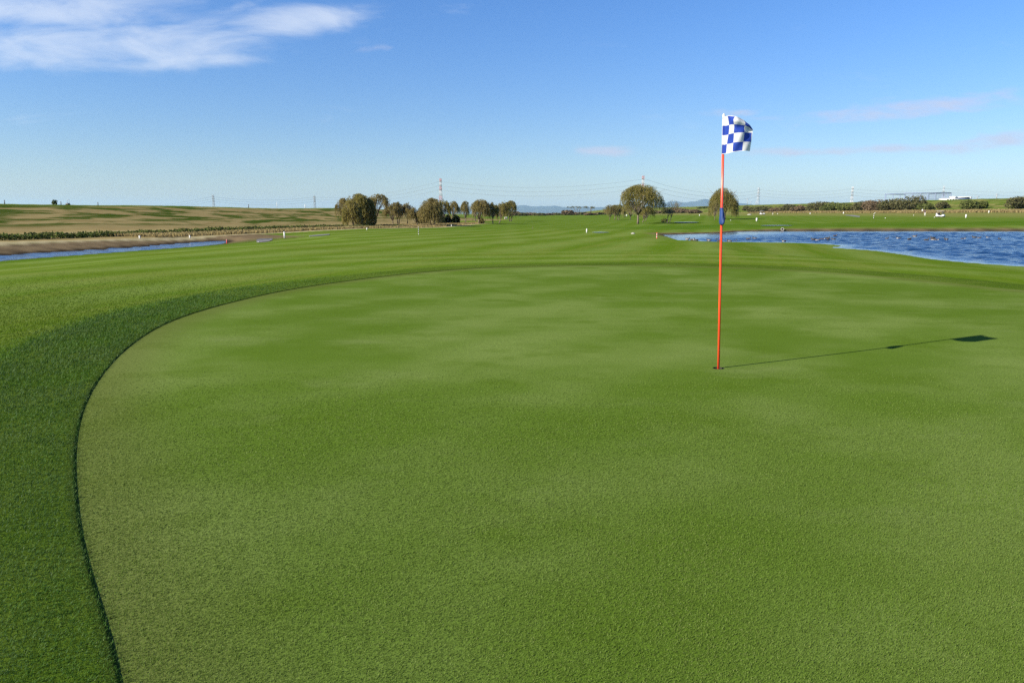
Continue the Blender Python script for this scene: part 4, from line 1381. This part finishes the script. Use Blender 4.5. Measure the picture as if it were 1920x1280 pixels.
def cart(p, rz, label, sc):
    root = empty('golf_cart', tuple(p), label, 'golf cart', 'golf carts on the far course', rz)
    root.scale = (sc,) * 3
    mb = MB()
    mb.box((0, 0, .42), (2.35, 1.16, .22)); mb.box((.92, 0, .68), (.5, 1.1, .32), taper=.78); mb.box((-.78, 0, .66), (.75, 1.14, .30), taper=.92)
    mb.box((-1.05, 0, 1.02), (.3, .9, .5), taper=.85)
    mb.build('body', M_CARTW, root)
    mb = MB(); mb.box((-.35, 0, .74), (.55, 1.05, .16)); mb.box((-.62, 0, 1.06), (.14, 1.05, .52)); mb.build('seat', M_SEAT, root)
    mb = MB(); mb.box((-.1, 0, 1.86), (2.0, 1.18, .09), taper=.93); mb.build('roof', M_STEEL, root)
    for sx_, tx in ((.78, .62), (-.92, -.85)):
        for sy in (-.52, .52):
            mb = MB(); mb.bar((sx_, sy, .7), (tx, sy, 1.83), .05); mb.build('roof_post', M_BLACK, root)
    mb = MB(); mb.add([(.77, -.5, .86), (.77, .5, .86), (.63, .5, 1.78), (.63, -.5, 1.78)], [(0, 1, 2, 3)]); mb.build('windscreen', m_glass, root)
    for sx_ in (.78, -.78):
        for sy in (-.5, .5):
            mb = MB(); mb.tube([(sx_, sy - .09, .23), (sx_, sy - .06, .23), (sx_, sy + .06, .23), (sx_, sy + .09, .23)], [.17, .23, .23, .17], 18)
            w_ = mb.build('wheel', M_RUBBER, root)
            m2 = MB(); m2.tube([(sx_, sy - .1, .23), (sx_, sy + .1, .23)], [.1, .1], 12); m2.build('rim', M_STEEL, w_)
    mb = MB(); mb.tube([(.55, .25, .8), (.35, .25, 1.05)], [.02, .02], 6); mb.tube([(.34 + .0, .25 + .16 * math.cos(t_), 1.06 + .16 * math.sin(t_)) for t_ in np.linspace(0, 6.28, 13)], [.015] * 13, 5)
    mb.build('steering_wheel', M_BLACK, root)
    for k_ in (-.22, .22):
        m2 = MB(); m2.tube([(-1.22, k_, .55), (-1.30, k_, 1.25)], [.12, .14], 10); m2.build('golf_bag', M_SEAT, root)


p = ground_hit(1763, 407.5)
cart(p, math.radians(-66), 'white golf cart with dark seats parked in the field beyond the lake', (11.5 * p[1] / F) / 1.9)
p = ground_hit(1429, 403)
cart(p, math.radians(15), 'far white golf cart in front of the low wide shrub', 1.0)


def person(p, h, label, cols, pose, face):
    """one continuous skinned body, standing or bent a little over the ball"""
    root = empty('person', tuple(p), label, 'person', 'golfers', face)
    root.scale = (h / 1.72,) * 3
    bend = .22 if pose == 'putt' else 0.0
    J = {'pel': (0, 0, .92, .13), 'waist': (.04 * bend * 4, 0, 1.06, .125), 'chest': (.35 * bend * 2, 0, 1.32, .15), 'neck': (.5 * bend * 2, 0, 1.47, .055), 'head': (.58 * bend * 2, 0, 1.58, .095), 'crown': (.6 * bend * 2, 0, 1.69, .07)}
    for s, nm in ((1, 'l'), (-1, 'r')):
        J['hip' + nm] = (0, s * .10, .88, .095); J['knee' + nm] = (.03, s * .12, .48, .062); J['ank' + nm] = (0, s * .13, .08, .042); J['toe' + nm] = (.16, s * .15, .035, .035)
        J['sh' + nm] = (J['chest'][0], s * .19, 1.38, .058); J['el' + nm] = (J['chest'][0] + .1, s * .22, 1.1, .042)
        J['wr' + nm] = (J['chest'][0] + .26, s * (.04 if pose == 'putt' else .2), .92, .03); J['hd' + nm] = (J['chest'][0] + .30, s * (.03 if pose == 'putt' else .2), .84, .035)
    names = list(J)
    E = [('pel', 'waist'), ('waist', 'chest'), ('chest', 'neck'), ('neck', 'head'), ('head', 'crown')]
    for nm in 'lr':
        E += [('pel', 'hip' + nm), ('hip' + nm, 'knee' + nm), ('knee' + nm, 'ank' + nm), ('ank' + nm, 'toe' + nm), ('chest', 'sh' + nm), ('sh' + nm, 'el' + nm), ('el' + nm, 'wr' + nm), ('wr' + nm, 'hd' + nm)]
    me = bpy.data.meshes.new('body')
    me.from_pydata([J[k_][:3] for k_ in names], [(names.index(a_), names.index(b_)) for a_, b_ in E], [])
    o = bpy.data.objects.new('body', me)
    COL.objects.link(o)
    sk = o.modifiers.new('skin', 'SKIN')
    for i, k_ in enumerate(names):
        me.skin_vertices[0].data[i].radius = (J[k_][3],) * 2
    me.skin_vertices[0].data[0].use_root = True
    sb = o.modifiers.new('sub', 'SUBSURF'); sb.levels = 1; sb.render_levels = 1
    dg = bpy.context.evaluated_depsgraph_get()
    em = bpy.data.meshes.new_from_object(o.evaluated_get(dg))
    o.modifiers.clear()
    o.data = em
    em.materials.clear()
    for c_ in (cols[0], cols[1], M_SKIN): em.materials.append(c_)
    for pl in em.polygons:
        c_ = pl.center
        pl.material_index = 2 if c_.z > 1.49 or (c_.z < .94 and abs(c_.x) > .22 and c_.z > .7) else (0 if c_.z > .93 else 1)
        pl.use_smooth = True
    o.parent = root
    mb = MB(); mb.tube([(J['head'][0], 0, 1.62), (J['head'][0], 0, 1.70), (J['head'][0], 0, 1.745)], [.108, .10, .03], 12)
    mb.box((J['head'][0] + .13, 0, 1.635), (.13, .14, .015))
    mb.build('cap', cols[2], root)
    return root


M_PLUM = paint('plum_jacket', (.07, .03, .06), .8, .1)
M_TROUS = paint('white_trousers', (.68, .67, .62), .8, .06)
M_DKTOP = paint('black_jacket', (.02, .02, .025), .8, .1)
p = ground_hit(1734, 404.5)
person(p, 11 * p[1] / F, 'golfer in plum jacket and white trousers bending left of the golf cart', (M_PLUM, M_TROUS, M_PLUM), 'putt', math.radians(200))
p = ground_hit(1729, 399.5)
person(p, max(1.55, 5 * p[1] / F), 'person in white standing behind the golfer in the plum jacket', (M_TROUS, M_TROUS, M_WHITE), 'stand', math.radians(250))
p = ground_hit(1449, 402.5)
person(p, max(1.6, 6 * p[1] / F), 'distant golfer in black jacket and white trousers right of the far cart', (M_DKTOP, M_TROUS, M_DKTOP), 'stand', math.radians(180))


# ------------------------------------------------------------------ pylons and cables
def pylon(pos_, H_, rz, label, paintset, bw=6.0, tw=1.7, thick=.42):
    root = empty('pylon', tuple(pos_), label, 'pylon', 'electricity pylons in a line along the horizon', rz)
    nsec = 7
    zs = [H_ * f for f in (0, .22, .40, .55, .68, .80, .91, 1.0)]
    wd_ = lambda z: bw + (tw - bw) * min(1, (z / H_) / .78)
    for i in range(nsec):
        mb = MB()
        z0, z1 = zs[i], zs[i + 1]
        a0, a1 = wd_(z0) / 2, wd_(z1) / 2
        cs = ((-1, -1), (1, -1), (1, 1), (-1, 1))
        for j, (sx_, sy) in enumerate(cs):
            nx2, ny2 = cs[(j + 1) % 4]
            mb.bar((sx_ * a0, sy * a0, z0), (sx_ * a1, sy * a1, z1), thick)
            mb.bar((sx_ * a0, sy * a0, z0), (nx2 * a1, ny2 * a1, z1), thick * .55)
            mb.bar((nx2 * a0, ny2 * a0, z0), (sx_ * a1, sy * a1, z1), thick * .55)
            mb.bar((sx_ * a1, sy * a1, z1), (nx2 * a1, ny2 * a1, z1), thick * .55)
        mb.build('lattice_section', paintset[i % len(paintset)], root)
    tips_ = []
    for f, w_ in ((.70, 4.6), (.81, 4.2), (.92, 3.6)):
        mb = MB()
        for s in (-1, 1):
            for dy in (-tw / 2, tw / 2):
                mb.bar((0, dy, H_ * f), (s * w_, 0, H_ * f + .2), thick * .7)
                mb.bar((0, dy, H_ * f + 1.8), (s * w_, 0, H_ * f + .2), thick * .6)
        mb.build('cross_arm', paintset[-2 if len(paintset) > 1 else 0], root)
        tips_.append((w_, H_ * f + .2))
    return tips_


RW = [M_TOWER_WHITE, M_TOWER_WHITE, M_TOWER_RED, M_TOWER_WHITE, M_TOWER_RED, M_TOWER_WHITE, M_TOWER_RED]
GS = [M_STEEL]
GW = [M_TOWER_PALE, M_STEEL, M_TOWER_PALE]
pyl = [(-60, 393, 26, GS, None, 1120), (402, 366, 30, GS, 'grey steel pylon, left one of two above the left levee', None), (591, 367, 30, GS, 'grey steel pylon, right one of two above the left levee', None),
       (827, 335, 52, RW, 'red and white banded pylon above the left row of willows', None), (1204, 330, 52, RW, 'red and white banded pylon behind the large vase shaped willow', None),
       (1420, 352, 45, GW, 'pale grey pylon right of the round drooping willow', None), (1595, 350, 45, GW, 'pale grey pylon above the middle of the shrub row', None),
       (1765, 349, 45, GW, 'pale grey pylon behind the netting frame', None), (2020, 349, 45, GW, None, 1000)]
sites = []
for px, top, H_, ps, lb, dd in pyl:
    d = dd or (H_ - 2.0) * F / (401 - top) * (1 / 1.0)
    g = ground_at(px, d)
    zt = at_y(px, top, d)[2]
    sites.append((g[0], g[1], zt - H_, H_, ps, lb))
tips_all = []
for i, (x, y, z, H_, ps, lb) in enumerate(sites):
    a_ = sites[max(i - 1, 0)]; c_ = sites[min(i + 1, len(sites) - 1)]
    rz = math.atan2(c_[1] - a_[1], c_[0] - a_[0]) + math.pi / 2
    if lb:
        tp = pylon((x, y, z), H_, rz, lb, ps, bw=H_ * .11, tw=1.5 + H_ * .012, thick=.26 if ps is GS else .34)
    else:
        tp = [(4.6, H_ * .7 + .2), (4.2, H_ * .81 + .2), (3.6, H_ * .92 + .2)]
    sgn = 1 if -math.sin(rz) * 0 + math.sin(rz) < 0 else -1
    tips_all.append([np.array((x + sgn * w_ * math.cos(rz), y + sgn * w_ * math.sin(rz), z + zz_)) for w_, zz_ in tp])
span = ['left of the left grey pylon', 'between the two grey pylons', 'between the right grey pylon and the banded pylon', 'between the two red and white pylons',
        'between the second banded pylon and the first pale pylon', 'between the first and second pale pylons', 'between the second pale pylon and the netting frame pylon', 'right of the netting frame pylon']
for i in range(len(sites) - 1):
    for k_, lv in enumerate(('lowest', 'middle', 'top')):
        a_, c_ = tips_all[i][k_], tips_all[i + 1][k_]
        L_ = np.linalg.norm(c_ - a_)
        pts = [a_ + (c_ - a_) * f - np.array((0, 0, L_ * .034 * 4 * f * (1 - f))) for f in np.linspace(0, 1, 25)]
        mb = MB()
        mb.tube(pts, [.085] * 25, 4)
        o = mb.build('power_cable', M_CABLE)
        tag(o, f'{lv} thin power cable sagging {span[i]}', 'cable', 'power cables strung between the pylons')

# ------------------------------------------------------------------ netting frame and white building behind the right levee
ND = 760.0
g0 = at_y(1658, 401, ND); g1 = at_y(1776, 401, ND)
nz = float(terrain(np.array([g0[0]]), np.array([ND]))[0])
net = empty('netting_frame', (g0[0], ND, nz), 'tall blue grey driving range netting frame behind the right levee', 'net frame')
ppm = ND / F
zt1 = at_y(1675, 364.5, ND)[2] - nz; zt2 = at_y(1735, 362, ND)[2] - nz
W0, W1, W2 = 0, (1692 - 1658) * ppm / CP, (1776 - 1658) * ppm / CP
for x, zt in [(W0, zt1), (W1 * .38, zt1), (W1 * .75, zt1)] + [(W1 + (W2 - W1) * f, zt2) for f in (0, .17, .34, .5, .66, .82, .86, .93, 1.0)]:
    mb = MB(); mb.bar((x, 0, -1), (x, 0, zt), .8); mb.build('upright', M_NETBLUE, net)
for x0, x1, zt in ((W0, W1, zt1), (W1, W2, zt2)):
    mb = MB(); mb.bar((x0, 0, zt), (x1, 0, zt), .85); mb.bar((x0, 0, zt * .72), (x1, 0, zt * .72), .3); mb.build('top_beam', M_NETBLUE, net)
for x in (W1, W2):
    mb = MB(); mb.bar((x, 40, -1), (x, 40, zt2), .5); mb.bar((x, 0, zt2 - .02), (x, 40, zt2 - .02), .4); mb.build('side_frame', M_NETBLUE, net)
mb = MB()
for x in np.arange(W1 + 1.1, W2, 1.1):
    mb.bar((x, .3, 0), (x, .3, zt2 - .4), .2)
for z in np.arange(1.0, zt2, 1.1):
    mb.bar((W1, .36, z), (W2, .36, z), .18)
mb.build('net', M_NETBLUE, net)

BD = 620.0
bx0 = at_y(1769, 401, BD)[0]; bx1 = at_y(1822, 401, BD)[0]
bz = float(terrain(np.array([bx0]), np.array([BD]))[0])
bld = empty('white_building', ((bx0 + bx1) / 2, BD, bz), 'long low white building with dark glazed block behind the right levee', 'building')
zz = lambda py: at_y(1795, py, BD)[2] - bz
X = lambda px: at_y(px, 401, BD)[0] - (bx0 + bx1) / 2
M_DKPANEL = paint('dark_blue_cladding', (.05, .075, .14), .5, .1, 1)
mb = MB(); mb.box(((X(1769) + X(1797)) / 2, 4, zz(372) / 2), (X(1797) - X(1769), 10, zz(372))); mb.build('wall', M_WHITE, bld)
mb = MB(); mb.box((X(1791.5), 6, (zz(368) + zz(372)) / 2), (X(1795) - X(1788), 6, zz(368) - zz(372) - .02)); mb.build('stair_tower', M_WHITE, bld)
mb = MB(); mb.box(((X(1797) + X(1815)) / 2, 5, zz(370.5) / 2), (X(1815) - X(1797) - .01, 10, zz(370.5))); mb.build('glazed_block', M_DKPANEL, bld)
mb = MB(); mb.box((X(1818.5), 6, zz(368.5) / 2), (X(1822) - X(1815) - .02, 8, zz(368.5))); mb.build('end_wall', M_WHITE, bld)
mb = MB(); mb.box(((X(1797) + X(1815)) / 2, 5, zz(370.5) + .3), (X(1815) - X(1797) - .4, 10.6, .5)); mb.build('roof', M_WHITE, bld)
for px in (1773, 1778, 1783, 1788, 1793):
    mb = MB(); mb.box((X(px), -1.03, zz(374.2)), (1.2, .1, .8)); mb.build('window', M_DKPANEL, bld)


def crest_right(px):
    k_ = (px - 960) / F / CP
    y = (171 + .119 * 240 + 46) / (k_ + .119)
    return ground_at(px, y)


LG = 'utility poles behind the right levee'
for px, hpx, lb in ((1400, 12, 'thin pole above the small shrub right of the round willow'), (1407, 7, 'shorter thin pole left of the first pale pylon'), (1416, 6, 'shortest thin pole beside the foot of the first pale pylon'),
                    (1829, 5.5, 'short pole on the right levee beside the white building'), (1865, 9, 'utility pole with cross arm on the right levee')):
    p = crest_right(px)
    q_ = p[1] / F
    root = empty('utility_pole', tuple(p), lb, 'pole', LG)
    mb = MB(); mb.tube([(0, 0, -.2), (0, 0, hpx * q_)], [.16, .11], 8); mb.build('shaft', M_STEEL, root)
    mb = MB(); mb.bar((-.9, 0, hpx * q_ * .86), (.9, 0, hpx * q_ * .86), .14); mb.build('cross_arm', M_STEEL, root)

# ------------------------------------------------------------------ air
m_haze, nt, b = new_mat('air')
nt.nodes.remove(b)
pv = node(nt, 'ShaderNodeVolumePrincipled', {'Color': (.50, .78, 1.0, 1), 'Density': 0.00003, 'Anisotropy': .1})
nt.links.new(pv.outputs[0], nt.nodes['Material Output'].inputs['Volume'])
mb = MB()
mb.box((0, 5500, 248), (50000, 52000, 505))
hz = mb.build('haze', m_haze)
hz['kind'] = 'stuff'
